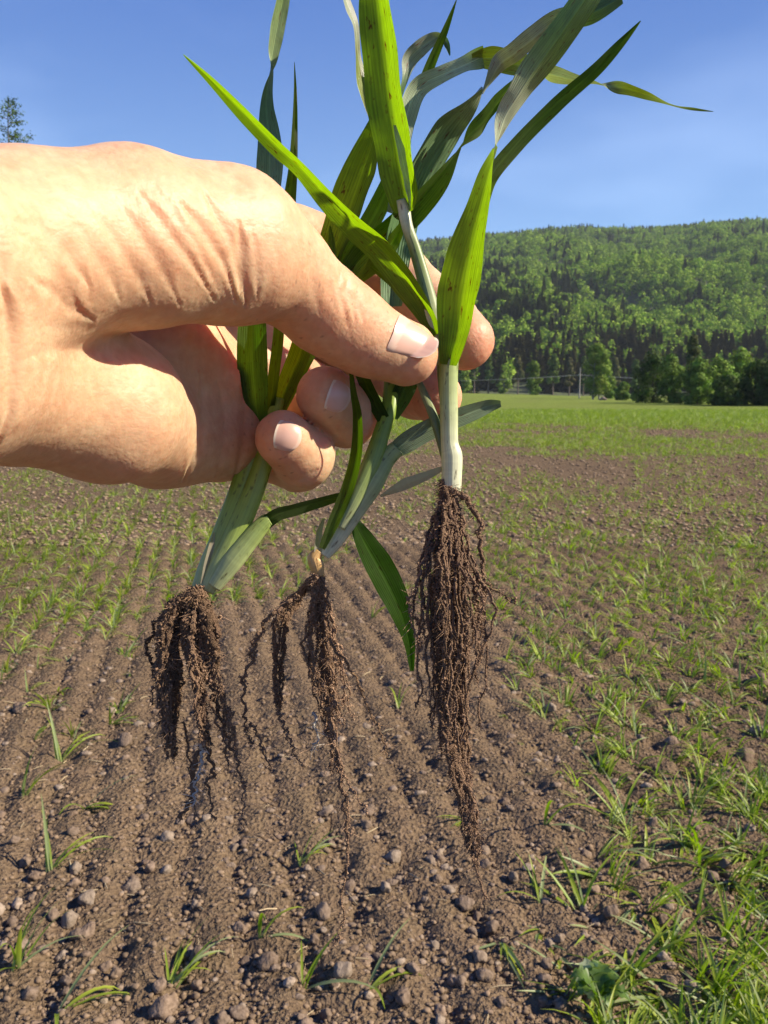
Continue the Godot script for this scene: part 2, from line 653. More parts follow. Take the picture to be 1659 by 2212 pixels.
func make_trees() -> void:
	rng.seed = 900
	var birch := Color(0.16, 0.23, 0.045)
	var dark := Color(0.062, 0.098, 0.024)
	var mid := Color(0.115, 0.18, 0.034)
	var white := Color(0.55, 0.53, 0.5)
	var brown := Color(0.12, 0.09, 0.065)
	# the birch with two white stems
	make_tree("tall birch with two white stems standing alone in the field", spot(1283, 136), 9.1, 2.45, 0.12, birch, white, 60, 95, 0.15, "", 2, "birch_tree", 1)
	make_tree("round dense bushy tree alone on the far field, left of the utility pole", spot(1148, 190), 7.6, 2.5, 0.02, mid * 0.9, brown, 30, 80, 0.2, "", 1, "round_tree", 0)
	# trees along the right edge of the field
	var row := [
		[1402, 96, 5.6, 2.6, dark, 0, "dark broad bush at the left end of the trees edging the field"],
		[1440, 92, 5.2, 2.0, mid, 0, "small green tree beside the dark broad bush at the field edge"],
		[1486, 104, 8.4, 1.7, Color(0.075, 0.09, 0.035), 2, "tall brownish conifer rising above the trees at the field edge"],
		[1500, 86, 4.6, 2.1, mid * 1.1, 0, "low green tree in front of the tall brownish conifer"],
		[1540, 90, 4.7, 2.4, mid * 1.25, 0, "sunlit yellow-green tree right of the tall brownish conifer"],
		[1585, 100, 6.2, 2.2, birch, 0, "taller light green tree standing behind the field edge bushes"],
		[1560, 80, 2.7, 1.9, dark, 0, "low dark bush at the foot of the sunlit yellow-green tree"],
		[1622, 82, 4.2, 2.1, dark, 0, "dark leafy tree near the right end of the field edge"],
		[1668, 80, 4.8, 2.3, dark * 1.1, 0, "dark tree cut by the right edge of the picture"],
		[1720, 78, 5.0, 2.4, mid, 0, "tree beyond the right edge of the picture"],
		[1340, 128, 2.6, 1.5, mid, 0, "low bush right of the tall birch at the field end"],
		[1312, 150, 4.0, 1.6, mid * 1.2, 0, "small pale tree just behind the tall birch"],
		[1372, 118, 1.6, 1.1, birch, 0, "knee-high green shrub before the dark broad bush"],
	]
	for a in row:
		make_tree(a[6], spot(a[0], a[1]), a[2], a[3], 0.0, a[4], brown, 34, 70, 0.16, "trees edging the right side of the field", 1, "field_edge_tree", a[5])
	# foot of the hill: pines and pale birches
	var foot := [[1000, 230, 7, 2.6, birch, "pale leafy tree at the left end of the far wood, behind the fingertip"], [1085, 246, 6, 2.4, birch, "pale birch with thin light stems at the far wood"], [1022, 262, 13, 2.6, dark, "dark pine at the far wood behind the pale leafy tree"], [1052, 268, 14, 2.7, dark * 1.2, "tall dark pine at the far wood above the pale stems"], [1190, 258, 13, 2.8, dark * 1.1, "dark pine at the far wood right of the round bushy tree"], [1225, 262, 12, 2.6, Color(0.09, 0.09, 0.04), "brownish pine at the far wood behind the utility pole"], [1115, 266, 13, 2.7, Color(0.085, 0.09, 0.038), "brownish pine at the far wood left of the round bushy tree"], [1320, 255, 12, 2.6, Color(0.08, 0.09, 0.035), "brownish pine right of and far behind the tall birch"], [1365, 250, 11, 2.6, dark * 1.2, "dark pine at the far wood above the low bushes"], [1255, 268, 13, 2.5, dark, "dark pine at the far wood just left of the tall birch"]]
	for a in foot:
		var pine: bool = a[2] > 9
		make_tree(a[5], spot(a[0], a[1]), a[2], a[3], 0.3 if pine else 0.1, a[4], Color(0.2, 0.15, 0.12) if pine else white, 20, 60, 0.32, "trees at the foot of the hill", 1, "pine_tree" if pine else "far_birch_tree", 2 if pine else 0)
	# the open crown that shows above the wrist
	var at := spot(62, 30)
	var t := thing("young_tree", "thin open-crowned young tree rising above the wrist at the left edge", "tree", at)
	var tb := Mb.new()
	var lb := Mb.new()
	var hh := 11.45
	var pts := PackedVector3Array()
	var rad := PackedFloat32Array()
	var cols := PackedColorArray()
	for s in 12:
		var f := s / 11.0
		pts.append(Vector3(0.12 * sin(f * 7.0), hh * f, 0.1 * cos(f * 5.0)))
		rad.append(lerpf(0.09, 0.008, f))
		cols.append(Color(0.2, 0.16, 0.13))
	tube(tb, pts, rad, 7, cols)
	for s in 110:
		var f := 0.25 + 0.74 * (s + rng.randf()) / 110.0
		var p := Vector3(0.12 * sin(f * 7.0), hh * f, 0.1 * cos(f * 5.0))
		var a := rng.randf() * TAU
		var l := (1.0 - f) * 3.4 + 0.28
		l = minf(l, 1.8) * rng.randf_range(0.6, 1.1)
		var e := p + Vector3(cos(a) * l, l * rng.randf_range(0.1, 0.75), sin(a) * l)
		simple_tube(tb, p, e, 0.014, 0.004, 4, Color(0.2, 0.16, 0.13))
		for q in 7:
			var w := p.lerp(e, rng.randf_range(0.45, 1.05))
			leaf_ball(lb, w, Vector3(0.24, 0.17, 0.24), 7, 0.04, Color(0.07, 0.115, 0.035) * rng.randf_range(0.7, 1.3))
	put(tb.commit(), "trunk", M.bark, t)
	put(lb.commit(), "crown", M.far_leaf, t)

func make_pole_and_boulder() -> void:
	var at := spot(1247, 150)
	var t := thing("utility_pole", "thin grey wooden utility pole between the round tree and the birch", "pole", at)
	var b := Mb.new()
	simple_tube(b, Vector3(0, -0.2, 0), Vector3(0, 5.6, 0), 0.13, 0.10, 8, Color(0.27, 0.25, 0.23))
	put(b.commit(), "post", M.wood, t)
	b = Mb.new()
	simple_tube(b, Vector3(-0.35, 4.25, 0.2), Vector3(0.35, 4.25, 0.2), 0.05, 0.05, 6, Color(0.3, 0.28, 0.26))
	put(b.commit(), "crossarm", M.wood, t)
	for k in 2:
		var w := Mb.new()
		var a := Vector3(-60, 5.0 + k * 0.1, -30)
		var c := Vector3(60, 4.6, 26)
		var pts := PackedVector3Array()
		var rad := PackedFloat32Array()
		var cols := PackedColorArray()
		for s in 31:
			var f := s / 30.0
			var p := Vector3(lerpf(-60, 0, f), 4.25, (k - 0.5) * 0.5)  if f < 0.0 else Vector3.ZERO
			var half := f * 2.0 - 1.0
			p = Vector3((k - 0.5) * 0.7 + half * 58.0, 4.28 - 1.1 * (1.0 - pow(absf(absf(half) - 0.5) * 2.0, 2.0)), half * 6.0)
			pts.append(p)
			rad.append(0.018)
			cols.append(Color(0.35, 0.35, 0.35))
		tube(w, pts, rad, 4, cols)
		put(w.commit(), "wire", M.wood, t)
	var s := thing("boulder", "pale grey boulder in the grass just right of the tall birch", "rock", spot(1297, 125) + Vector3(0, 0.1, 0))
	var r := rock_mesh(77, 3)
	var bm: StandardMaterial3D = M.stone.duplicate()
	bm.albedo_color = Color(0.52, 0.48, 0.45)
	var o := put(r, "boulder_body", bm, s)
	o.scale = Vector3(0.8, 0.55, 0.6)

# ------------------------------------------------------------------ stones
func rock_mesh(seed_: int, sub: int) -> ArrayMesh:
	var f := FastNoiseLite.new()
	f.seed = seed_
	f.frequency = 0.75
	f.fractal_octaves = 3
	var b := Mb.new()
	var cut := RandomNumberGenerator.new()
	cut.seed = seed_ * 7 + 1
	var planes := []
	for k in 9:
		planes.append([Vector3(cut.randfn(), cut.randfn(), cut.randfn()).normalized(), cut.randf_range(0.5, 0.82)])
	var gr := (1.0 + sqrt(5.0)) * 0.5
	var ico := [Vector3(-1, gr, 0), Vector3(1, gr, 0), Vector3(-1, -gr, 0), Vector3(1, -gr, 0), Vector3(0, -1, gr), Vector3(0, 1, gr), Vector3(0, -1, -gr), Vector3(0, 1, -gr), Vector3(gr, 0, -1), Vector3(gr, 0, 1), Vector3(-gr, 0, -1), Vector3(-gr, 0, 1)]
	var faces := [[0, 11, 5], [0, 5, 1], [0, 1, 7], [0, 7, 10], [0, 10, 11], [1, 5, 9], [5, 11, 4], [11, 10, 2], [10, 7, 6], [7, 1, 8], [3, 9, 4], [3, 4, 2], [3, 2, 6], [3, 6, 8], [3, 8, 9], [4, 9, 5], [2, 4, 11], [6, 2, 10], [8, 6, 7], [9, 8, 1]]
	var seen := {}
	for fc in faces:
		for i in sub:
			for j in sub - i:
				for up in 2:
					if up == 1 and i + j >= sub - 1: continue
					var cr := [[i, j], [i + 1, j], [i, j + 1]] if up == 0 else [[i + 1, j], [i + 1, j + 1], [i, j + 1]]
					var id := []
					for q in cr:
						var p: Vector3 = (ico[fc[0]] * (sub - q[0] - q[1]) + ico[fc[1]] * q[0] + ico[fc[2]] * q[1])
						p = p.normalized()
						var key := Vector3i((p * 4096.0).round())
						if not seen.has(key):
							var d := 0.8 + 0.42 * f.get_noise_3dv(p * 1.1) + 0.16 * f.get_noise_3dv(p * 3.2 + Vector3.ONE * 9.0)
							for pl in planes:
								var pd: float = p.dot(pl[0])
								if pd > 0.05: d = minf(d, pl[1] / pd + 0.02 * f.get_noise_3dv(p * 5.0))
							seen[key] = b.vert(p * d, Color.WHITE)
						id.append(seen[key])
					b.tri(id[0], id[1], id[2])
	return b.commit()

func stone_col() -> Color:
	var c := Color(0.26, 0.187, 0.137).lerp(Color(0.40, 0.32, 0.25), pow(rng.randf(), 1.6))
	return c * rng.randf_range(0.85, 1.12)

func make_stones() -> void:
	rng.seed = 1200
	var rocks := []
	for k in 8: rocks.append(rock_mesh(100 + k, 4))
	var mats := []
	for k in 8:
		var m: StandardMaterial3D = M.stone.duplicate()
		var c := stone_col()
		m.albedo_color = Color(c.r, c.g, c.b).linear_to_srgb()
		mats.append(m)
	# the ones that stand out in the picture
	var marked := [
		[360, 1822, 0.026, "rounded brown stone under the left root tangle, largest there"],
		[850, 1858, 0.030, "pale mottled stone in the furrow right of the longest root"],
		[1385, 1880, 0.026, "brown angular stone right of the lowest root tip, between green seedlings"],
		[1190, 1542, 0.030, "grey stone with a dark shadow right of the dense root ball"],
		[1003, 1962, 0.028, "grey stone beside the tip of the right plant's root"],
		[285, 1916, 0.030, "big smooth stone low in the left of the field"],
		[1610, 1640, 0.048, "large speckled rock at the right edge of the field"],
		[1575, 1668, 0.038, "flat rock leaning against the large speckled rock"],
		[1640, 1590, 0.036, "pale sharp stone near the right edge above the large speckled rock"],
		[150, 1998, 0.027, "oval stone at the lower left, lying on a ridge"],
		[190, 2024, 0.026, "stone next to the oval stone at the lower left"],
		[700, 1985, 0.028, "tall brown stone in the lower middle, left of the root tip"],
		[350, 2195, 0.033, "stone cut by the bottom edge left of the middle"],
		[950, 2195, 0.020, "pebble cut by the bottom edge in the middle"],
		[1210, 2180, 0.022, "smooth oval stone left of the pale broad leaf at the bottom"],
		[1045, 2120, 0.026, "pale round stone at the bottom, on a smooth ridge"],
		[45, 1540, 0.034, "pale rock at the left edge half way down the field"],
		[1640, 1480, 0.05, "dark clod at the right edge of the field"],
		[1385, 1603, 0.022, "small upright stone among the seedlings right of the root ball"],
		[270, 1614, 0.034, "flat brown stone left of the left root tangle"],
		[1110, 1440, 0.026, "flat pale stone just right of the dense root ball"],
		[1450, 1615, 0.024, "pebble on the ridge at the right, above bright seedlings"],
		[1290, 1385, 0.02, "pale pebble far up the field at the right"],
		[190, 1955, 0.027, "stone half sunk in the ridge at lower left"],
		[430, 2080, 0.025, "upright oval stone in the lower left furrow"],
		[580, 2092, 0.027, "tilted stone in the bottom furrow left of the middle"],
		[740, 2120, 0.026, "blunt stone in the bottom furrow near the middle"],
	]
	for a in marked:
		place_stone(rocks, mats, G(a[0], a[1]), a[2], a[3], "")
	# others, largest in view first
	var spots := []
	for k in 9000:
		var r := 1.25 + 7.5 * pow(rng.randf(), 1.5)
		var x := rng.randf_range(-0.62, 0.62) * (r + 0.3)
		var s := row_s(x, -r)
		var furrow := 0.5 - 0.5 * cos(TAU * (s - floorf(s)))
		if rng.randf() > 0.3 + 0.7 * furrow: continue
		var size := 0.004 + 0.018 * pow(rng.randf(), 2.7)
		spots.append([size / r, x, r, size])
	spots.sort_custom(func(a, b): return a[0] > b[0])
	var left := []
	var cols := PackedColorArray()
	for k in spots.size():
		var p := Vector3(spots[k][1], 0, -spots[k][2])
		p.y = ground_h(p.x, p.z)
		if k < 270:
			place_stone(rocks, mats, p, spots[k][3], "small brown field stone half sunk in the dry soil", "loose stones scattered over the field")
		else:
			left.append(Transform3D(Basis.from_euler(Vector3(rng.randf() * TAU, rng.randf() * TAU, rng.randf() * TAU)).scaled(Vector3(1.2, 0.8, 1.0) * spots[k][3]), p))
			cols.append(stone_col())
	scatter("pebbles", rock_mesh(300, 2), M.stone, left, cols, "countless pebbles strewn over the brown soil", "pebbles")
	# soil crumbs
	var places := []
	var cc := PackedColorArray()
	for k in 150000:
		var r := 1.25 + 6.0 * pow(rng.randf(), 1.5)
		var x := rng.randf_range(-0.9, 0.75) * (r + 0.3)
		var s := row_s(x, -r)
		var furrow := 0.5 - 0.5 * cos(TAU * (s - floorf(s)))
		if rng.randf() > 0.12 + 0.88 * pow(furrow, 1.3): continue
		var size := 0.0014 + 0.0085 * pow(rng.randf(), 4.0)
		var p := Vector3(x, ground_h(x, -r) + size * 0.3, -r)
		places.append(Transform3D(Basis.from_euler(Vector3(rng.randf() * TAU, rng.randf() * TAU, rng.randf() * TAU)).scaled(Vector3(1.1, 0.8, 1.0) * size), p))
		var c := Color(0.208, 0.147, 0.098) * rng.randf_range(0.7, 1.15)
		c.a = 1.0
		cc.append(c)
	scatter("soil_crumbs", rock_mesh(301, 2), M.crumb, places, cc, "loose crumbs of dry brown soil filling the furrows", "soil")
	places = []
	cc = PackedColorArray()
	for k in 65000:
		var r := 6.5 + 26.0 * pow(rng.randf(), 1.5)
		var x := rng.randf_range(-0.95, 0.75) * (r + 0.3)
		var size := 0.006 + 0.026 * pow(rng.randf(), 3.0) * (0.6 + r / 30.0)
		places.append(Transform3D(Basis.from_euler(Vector3(rng.randf() * TAU, rng.randf() * TAU, rng.randf() * TAU)).scaled(Vector3(1.4, 0.8, 1.1) * size), Vector3(x, ground_h(x, -r, 0.05) + size * 0.2, -r)))
		var c := Color(0.24, 0.174, 0.118) * rng.randf_range(0.55, 1.35)
		c.a = 1.0
		cc.append(c)
	scatter("soil_clods", rock_mesh(305, 1), M.crumb, places, cc, "scattered clods and stones far out on the brown field", "soil")
	print("crumbs ", places.size())

func place_stone(rocks: Array, mats: Array, p: Vector3, size: float, label: String, group: String) -> void:
	var o := MeshInstance3D.new()
	o.mesh = rocks[rng.randi() % rocks.size()]
	o.material_override = mats[rng.randi() % mats.size()]
	o.name = numbered("stone")
	add_child(o)
	tag(o, label, "stone", group)
	o.position = p + Vector3(0, size * 0.25, 0)
	o.rotation = Vector3(rng.randf_range(-0.4, 0.4), rng.randf() * TAU, rng.randf_range(-0.4, 0.4))
	o.scale = Vector3(rng.randf_range(1.0, 1.35), rng.randf_range(0.75, 1.0), rng.randf_range(0.85, 1.1)) * size

# ------------------------------------------------------------------ seedlings in the field
func blade_mesh(b: Mb, base: Vector3, dir: float, length: float, width: float, rise: float, droop: float, col: Color, seg := 7) -> void:
	var p := base
	var a := rise
	var first := b.v.size()
	var side := Vector3(-sin(dir), 0, cos(dir))
	var tw := rng.randf_range(-1.2, 1.2)
	for k in seg + 1:
		var f := float(k) / seg
		var fwd := Vector3(cos(dir) * cos(a), sin(a), sin(dir) * cos(a))
		var w := width * (0.55 + 0.45 * minf(f * 4.0, 1.0)) * (1.0 - pow(f, 2.6)) * 0.5 + 0.0002
		var sd := side.rotated(fwd, tw * f)
		var up := sd.cross(fwd)
		var cc := col.lerp(col * Color(1.15, 1.05, 1.0), f)
		cc = Color(lerpf(0.30, cc.r, minf(1.0, f * 5.0)), lerpf(0.34, cc.g, minf(1.0, f * 5.0)), lerpf(0.16, cc.b, minf(1.0, f * 5.0)))
		b.vert(p - sd * w + up * w * 0.35, cc)
		b.vert(p, cc)
		b.vert(p + sd * w + up * w * 0.35, cc)
		p += fwd * length / seg
		a -= droop / seg * (0.4 + 1.3 * f)
	for k in seg:
		var q := first + k * 3
		b.quad(q, q + 1, q + 4, q + 3)
		b.quad(q + 1, q + 2, q + 5, q + 4)

func seedling_spec(n: int) -> Array:
	var out := []
	var lead := -0.5 + rng.randfn() * 0.6
	for k in n:
		var green := Color(0.20, 0.30, 0.025).lerp(Color(0.33, 0.40, 0.045), rng.randf())
		if rng.randf() < 0.3: green = Color(0.30, 0.37, 0.17)
		out.append([lead + rng.randfn() * 0.9, rng.randf_range(0.08, 0.165), rng.randf_range(0.0042, 0.0088), rng.randf_range(0.35, 1.35), rng.randf_range(0.4, 2.0), green])
	return out

func make_seedlings() -> void:
	rng.seed = 3300
	var variants := []
	var merged := []
	for v in 18:
		var spec := seedling_spec(4 + v % 6)
		if v >= 12:                                   # beaten down along the rows
			for q in spec:
				q[0] = -1.1 + rng.randfn() * 0.5 + PI
				q[3] = rng.randf_range(0.05, 0.6)
				q[4] = rng.randf_range(0.1, 1.0)
				q[1] *= 0.9
		var parts := []
		var all := Mb.new()
		for s in spec:
			var b := Mb.new()
			var at := Vector3(rng.randf_range(-0.008, 0.008), -0.004, rng.randf_range(-0.008, 0.008))
			var st := rng.state
			blade_mesh(b, at, s[0], s[1], s[2], s[3], s[4], s[5])
			rng.state = st
			blade_mesh(all, at, s[0], s[1], s[2], s[3], s[4], s[5], 5)
			parts.append(b.commit())
		variants.append(parts)
		merged.append(all.commit())
	var marked := [[1300, 1850, 1.3, "broad leafy clump of seedlings right of the lowest root, brightest in the field"], [1345, 1775, 1.2, "pair of bright seedlings above the brightest clump at the right"], [1290, 1900, 1.2, "spreading seedling just below the brightest clump at the right"], [1455, 2010, 1.3, "tall leaning seedlings at the lower right"], [1610, 1905, 1.3, "curved pale seedling clump at the right edge"], [1590, 2060, 1.3, "leafy seedlings in the bottom right corner"], [1165, 1950, 1.1, "upright narrow seedling beside the root tip of the right plant"], [1180, 1790, 1.2, "upright twin-leaved seedling right of the dense roots"], [1500, 1830, 1.2, "flattened seedlings on the ridge at the right"], [1235, 1520, 1.2, "small bright seedlings above the grey shadowed stone"], [860, 1530, 1.2, "lone seedling between the middle and right roots"], [805, 1340, 1.2, "lone upright seedling left of the hanging leaf"], [130, 1640, 1.4, "spreading seedlings left of the left roots"], [55, 1730, 1.5, "tallest seedling clump at the left edge"], [110, 1890, 1.3, "bent seedling low on the left side"], [30, 2110, 1.4, "pale clump at the lower left corner"], [130, 2195, 1.3, "clump cut by the bottom edge at the left"], [370, 2130, 1.2, "drooping seedling on the bottom furrow left of the middle"], [565, 2035, 1.1, "small drooping seedling in the lower middle"], [655, 2130, 1.2, "upright seedling at the bottom left of the middle root"], [185, 1745, 1.2, "forked seedling left of the left root tips"], [270, 1420, 1.2, "thin seedling left of the left root ball"], [650, 1870, 1.0, "small seedling between the left and middle roots"], [1555, 1545, 1.3, "flattened bright clump near the right edge"], [800, 2140, 1.1, "short seedling at the bottom under the long root"], [1080, 2040, 1.1, "single bent seedling low in the middle"], [1350, 2130, 1.3, "dense leafy clump at the bottom beside the pale broad leaf"], [1430, 2150, 1.3, "dense clump of blades at the bottom right"], [1010, 1770, 1.1, "pale twisted seedling right of the middle root"], [1420, 1700, 1.2, "two lying seedlings on the right ridge"]]
	for a in marked:
		place_seedling(variants, merged, G(a[0], a[1]), a[2], a[3], "", true)
	var spots := []
	var rest := []
	for k in 215000:
		var r := 1.3 + 58.0 * pow(rng.randf(), 1.9)
		var x := rng.randf_range(-1.0, 0.8) * (r + 0.3)
		var s := row_s(x, -r)
		var ph := s - floorf(s)
		var in_row := exp(-pow((ph - 0.5) / 0.09, 2.0))
		if r > 16.0: in_row = 0.6
		var g := greenness(x, -r)
		var want := pow(g, 1.2) * in_row * lerpf(4.6, 3.6, sm(12.0, 28.0, r))
		want *= lerpf(0.95 if x > 0.35 else 0.22, 1.0, sm(2.2, 6.0, r))
		if rng.randf() > want: continue
		spots.append([(1.0 / r) * (1.0 if absf(x) < 0.5 * r + 0.1 else 0.2), x, r])
	spots.sort_custom(func(a, b): return a[0] > b[0])
	var places := []
	var cols := []
	for v in merged.size():
		places.append([])
		cols.append(PackedColorArray())
	for k in spots.size():
		var p := Vector3(spots[k][1], 0, -spots[k][2])
		p.y = ground_h(p.x, p.z, 0.015 if spots[k][2] < 6.0 else 0.2)
		var side := "left" if p.x < 0.0 else "right"
		if k < 265:
			place_seedling(variants, merged, p, rng.randf_range(0.75, 1.2), "young cereal seedling in a drill row on the %s of the field" % side, "cereal seedlings on the %s of the field" % side, k < 120)
		else:
			var v := rng.randi() % merged.size()
			var sc := rng.randf_range(0.45, 1.15) * (1.0 + 0.9 * sm(12.0, 40.0, spots[k][2]))
			places[v].append(Transform3D(Basis(Vector3.UP, rng.randfn() * 0.8 + (PI if rng.randf() < 0.15 else 0.0)).scaled(Vector3(sc, sc, sc)), p))
			var c := Color.WHITE * rng.randf_range(0.8, 1.25)
			c.a = 1.0
			cols[v].append(c)
	for v in merged.size():
		scatter("young_crop", merged[v], M.blade, places[v], cols[v], "young green cereal crop growing in rows across the field", "crop")
	print("seedlings ", spots.size())

func place_seedling(variants: Array, merged: Array, p: Vector3, size: float, label: String, group: String, with_parts: bool) -> void:
	var flat := p.x > 0.15 and p.z > -4.5 and rng.randf() < 0.6
	var v := (12 + rng.randi() % 6) if flat else rng.randi() % 12
	var t: Node3D
	if with_parts:
		t = thing("cereal_seedling", label, "seedling", p, group)
		for m in variants[v]: put(m, "leaf", M.blade, t)
	else:
		t = put(merged[v], "cereal_seedling", M.blade)
		tag(t, label, "seedling", group)
		t.position = p
	t.rotation.y = rng.randfn() * 0.35 if flat else rng.randfn() * 0.9
	t.scale = Vector3.ONE * size

func make_weed() -> void:
	rng.seed = 71
	var at := G(1288, 2185)
	var t := thing("broad_leaved_weed", "weed with one pale ragged broad leaf at the bottom right edge", "weed", at)
	for k in 7:
		var b := Mb.new()
		var dir := [1.75, 0.5, 2.9, -0.4, 3.6, 1.1, 5.0][k] as float
		var length := [0.085, 0.06, 0.055, 0.065, 0.05, 0.055, 0.05][k] as float
		var seg := 14
		for s in seg + 1:
			var f := float(s) / seg
			var w := length * 0.34 * pow(sin(PI * clampf(f * 0.92 + 0.06, 0, 1)), 0.8) * (1.0 + 0.3 * sin(f * 31.0 + k))
			var c := Vector3(cos(dir) * length * f, 0.02 + 0.035 * sin(f * 2.4) + 0.01 * (k % 3), -sin(dir) * length * f)
			var sd := Vector3(sin(dir), 0, cos(dir))
			if k == 0:
				c = Vector3(-0.012 * f, 0.01 + length * f * 0.85, -0.035 * f * f - 0.01)
				sd = Vector3(1, 0.1, 0.25).normalized()
			var col := (Color(0.46, 0.50, 0.33) if k == 0 else Color(0.12, 0.2, 0.04)) * (1.0 + 0.12 * sin(f * 17.0))
			for q in 5:
				var x := (q - 2) / 2.0
				b.vert(c + sd * w * x + Vector3.UP * (w * 0.3 * x * x + 0.002 * sin(f * 25.0 + x * 5.0)), col)
		for s in seg:
			for q in 4:
				var i0 := s * 5 + q
				b.quad(i0, i0 + 1, i0 + 6, i0 + 5)
		var o := put(b.commit(), "leaf", M.blade, t)
		if k == 0: o.set_meta("label", "pale ragged upright leaf")
	var places := []
	var sc := PackedColorArray()
	var sb := Mb.new()
	tube(sb, PackedVector3Array([Vector3(-0.5, 0, 0), Vector3(0.05, 0.03, 0.04), Vector3(0.5, 0, 0)]), PackedFloat32Array([0.03, 0.035, 0.025]), 5, PackedColorArray([Color.WHITE, Color.WHITE, Color.WHITE]))
	for q in 420:
		var r := 1.3 + 5.0 * pow(rng.randf(), 1.4)
		var x := rng.randf_range(-0.6, 0.6) * (r + 0.3)
		var l := rng.randf_range(0.012, 0.05)
		places.append(Transform3D(Basis.from_euler(Vector3(0, rng.randf() * TAU, rng.randf_range(-0.25, 0.25))).scaled(Vector3.ONE * l), Vector3(x, ground_h(x, -r) + 0.004, -r)))
		sc.append(Color(0.42, 0.33, 0.20) * rng.randf_range(0.6, 1.2))
	scatter("straw_bits", sb.commit(), M.wood, places, sc, "short bits of dry pale straw lying on the soil", "straw")
	# a dried tuft of fine roots lying on the soil
	var f := thing("dry_root_tuft", "dried tangle of fine brown roots lying on the soil at the right", "root tuft", G(1285, 1580))
	var tb := Mb.new()
	for k in 46:
		var a := rng.randf() * TAU
		var p := Vector3(0, 0.012, 0)
		var q := p + Vector3(cos(a) * rng.randf_range(0.01, 0.05), rng.randf_range(0.0, 0.035), sin(a) * rng.randf_range(0.01, 0.05))
		tube(tb, PackedVector3Array([p, p.lerp(q, 0.5) + Vector3(0, 0.01, 0), q]), PackedFloat32Array([0.0012, 0.0008, 0.0004]), 4, PackedColorArray([Color(0.16, 0.1, 0.06), Color(0.2, 0.13, 0.08), Color(0.24, 0.17, 0.11)]))
	put(tb.commit(), "roots", M.root, f).set_meta("kind", "stuff")

# ------------------------------------------------------------------ the hand, as a distance field in eye axes (mm)
var bone_a := PackedVector3Array()
var bone_b := PackedVector3Array()
var bone_ra := PackedFloat32Array()
var bone_rb := PackedFloat32Array()
var bone_g := PackedInt32Array()      # 0 palm, 1 thumb, 2..5 fingers
var bone_base := PackedByteArray()    # joins the palm smoothly

func bone(g: int, a: Array, b: Array, base := false) -> void:
	bone_a.append(cam_mm(a[0], a[1], a[2]))
	bone_b.append(cam_mm(b[0], b[1], b[2]))
	bone_ra.append(a[3] * (NEAR_MM + a[2]) / FOCAL)
	bone_rb.append(b[3] * (NEAR_MM + b[2]) / FOCAL)
	bone_g.append(g)
	bone_base.append(1 if base else 0)

func chain(g: int, pts: Array, base := true) -> void:
	for k in pts.size() - 1:
		bone(g, pts[k], pts[k + 1], base and k == 0)

func lay_bones() -> void:
	# radii are given as seen, in survey pixels
	bone(0, [-640, 540, -104, 225], [-160, 560, -86, 212])
	bone(0, [-640, 820, -100, 240], [-160, 780, -78, 225])
	bone(0, [-160, 560, -86, 212], [60, 540, -68, 186])
	bone(0, [-160, 780, -78, 225], [40, 815, -50, 172])
	bone(0, [60, 530, -68, 184], [290, 518, -52, 174])
	bone(0, [290, 518, -52, 174], [500, 535, -36, 144])
	bone(0, [40, 822, -50, 168], [230, 882, -33, 148])
	bone(0, [230, 882, -33, 148], [345, 925, 2, 118])
	bone(0, [345, 925, 2, 118], [468, 938, 15, 104])
	bone(0, [330, 745, -4, 118], [452, 805, 8, 88])
	bone(0, [40, 700, -18, 140], [330, 745, -4, 118])
	bone(0, [150, 600, -20, 120], [620, 545, 38, 80])
	bone(0, [150, 680, -16, 120], [575, 660, 42, 79])
	bone(0, [150, 780, -16, 120], [530, 780, 34, 82])
	chain(1, [[500, 532, -36, 146], [600, 578, -26, 108], [700, 668, -14, 91], [750, 702, -9, 85], [800, 736, -5, 76], [878, 764, -0.5, 69]])
	chain(2, [[625, 525, 36, 81], [860, 600, 46, 68], [960, 690, 28, 65], [1006, 737, 15, 62]])
	chain(3, [[575, 660, 42, 79], [820, 770, 52, 66], [900, 840, 38, 62], [940, 856, 24, 58]])
	chain(4, [[530, 790, 34, 78], [740, 885, 40, 67], [750, 897, 16, 66], [704, 856, 4, 64]])
	chain(5, [[480, 930, 22, 80], [645, 995, 29, 64], [655, 985, 11, 64], [613, 948, 0, 61]])

func smin(a: float, b: float, k: float) -> float:
	var h := maxf(k - absf(a - b), 0.0) / k
	return minf(a, b) - h * h * k * 0.25

func field(p: Vector3, list: PackedInt32Array) -> float:
	var dp := 1e3
	var dg := [1e3, 1e3, 1e3, 1e3, 1e3, 1e3]
	for j in list:
		var a := bone_a[j]
		var ab := bone_b[j] - a
		var t := clampf((p - a).dot(ab) / ab.length_squared(), 0.0, 1.0)
		var d := p.distance_to(a + ab * t) - lerpf(bone_ra[j], bone_rb[j], t)
		var g := bone_g[j]
		if g == 0:
			dp = smin(dp, d, 7.0)
		else:
			dg[g] = smin(dg[g], d, 3.0)
			if bone_base[j]: dp = smin(dp, d, 9.0 if g == 1 else 5.0)
	for g in range(1, 6):
		dp = smin(dp, dg[g], 0.8)
	return dp

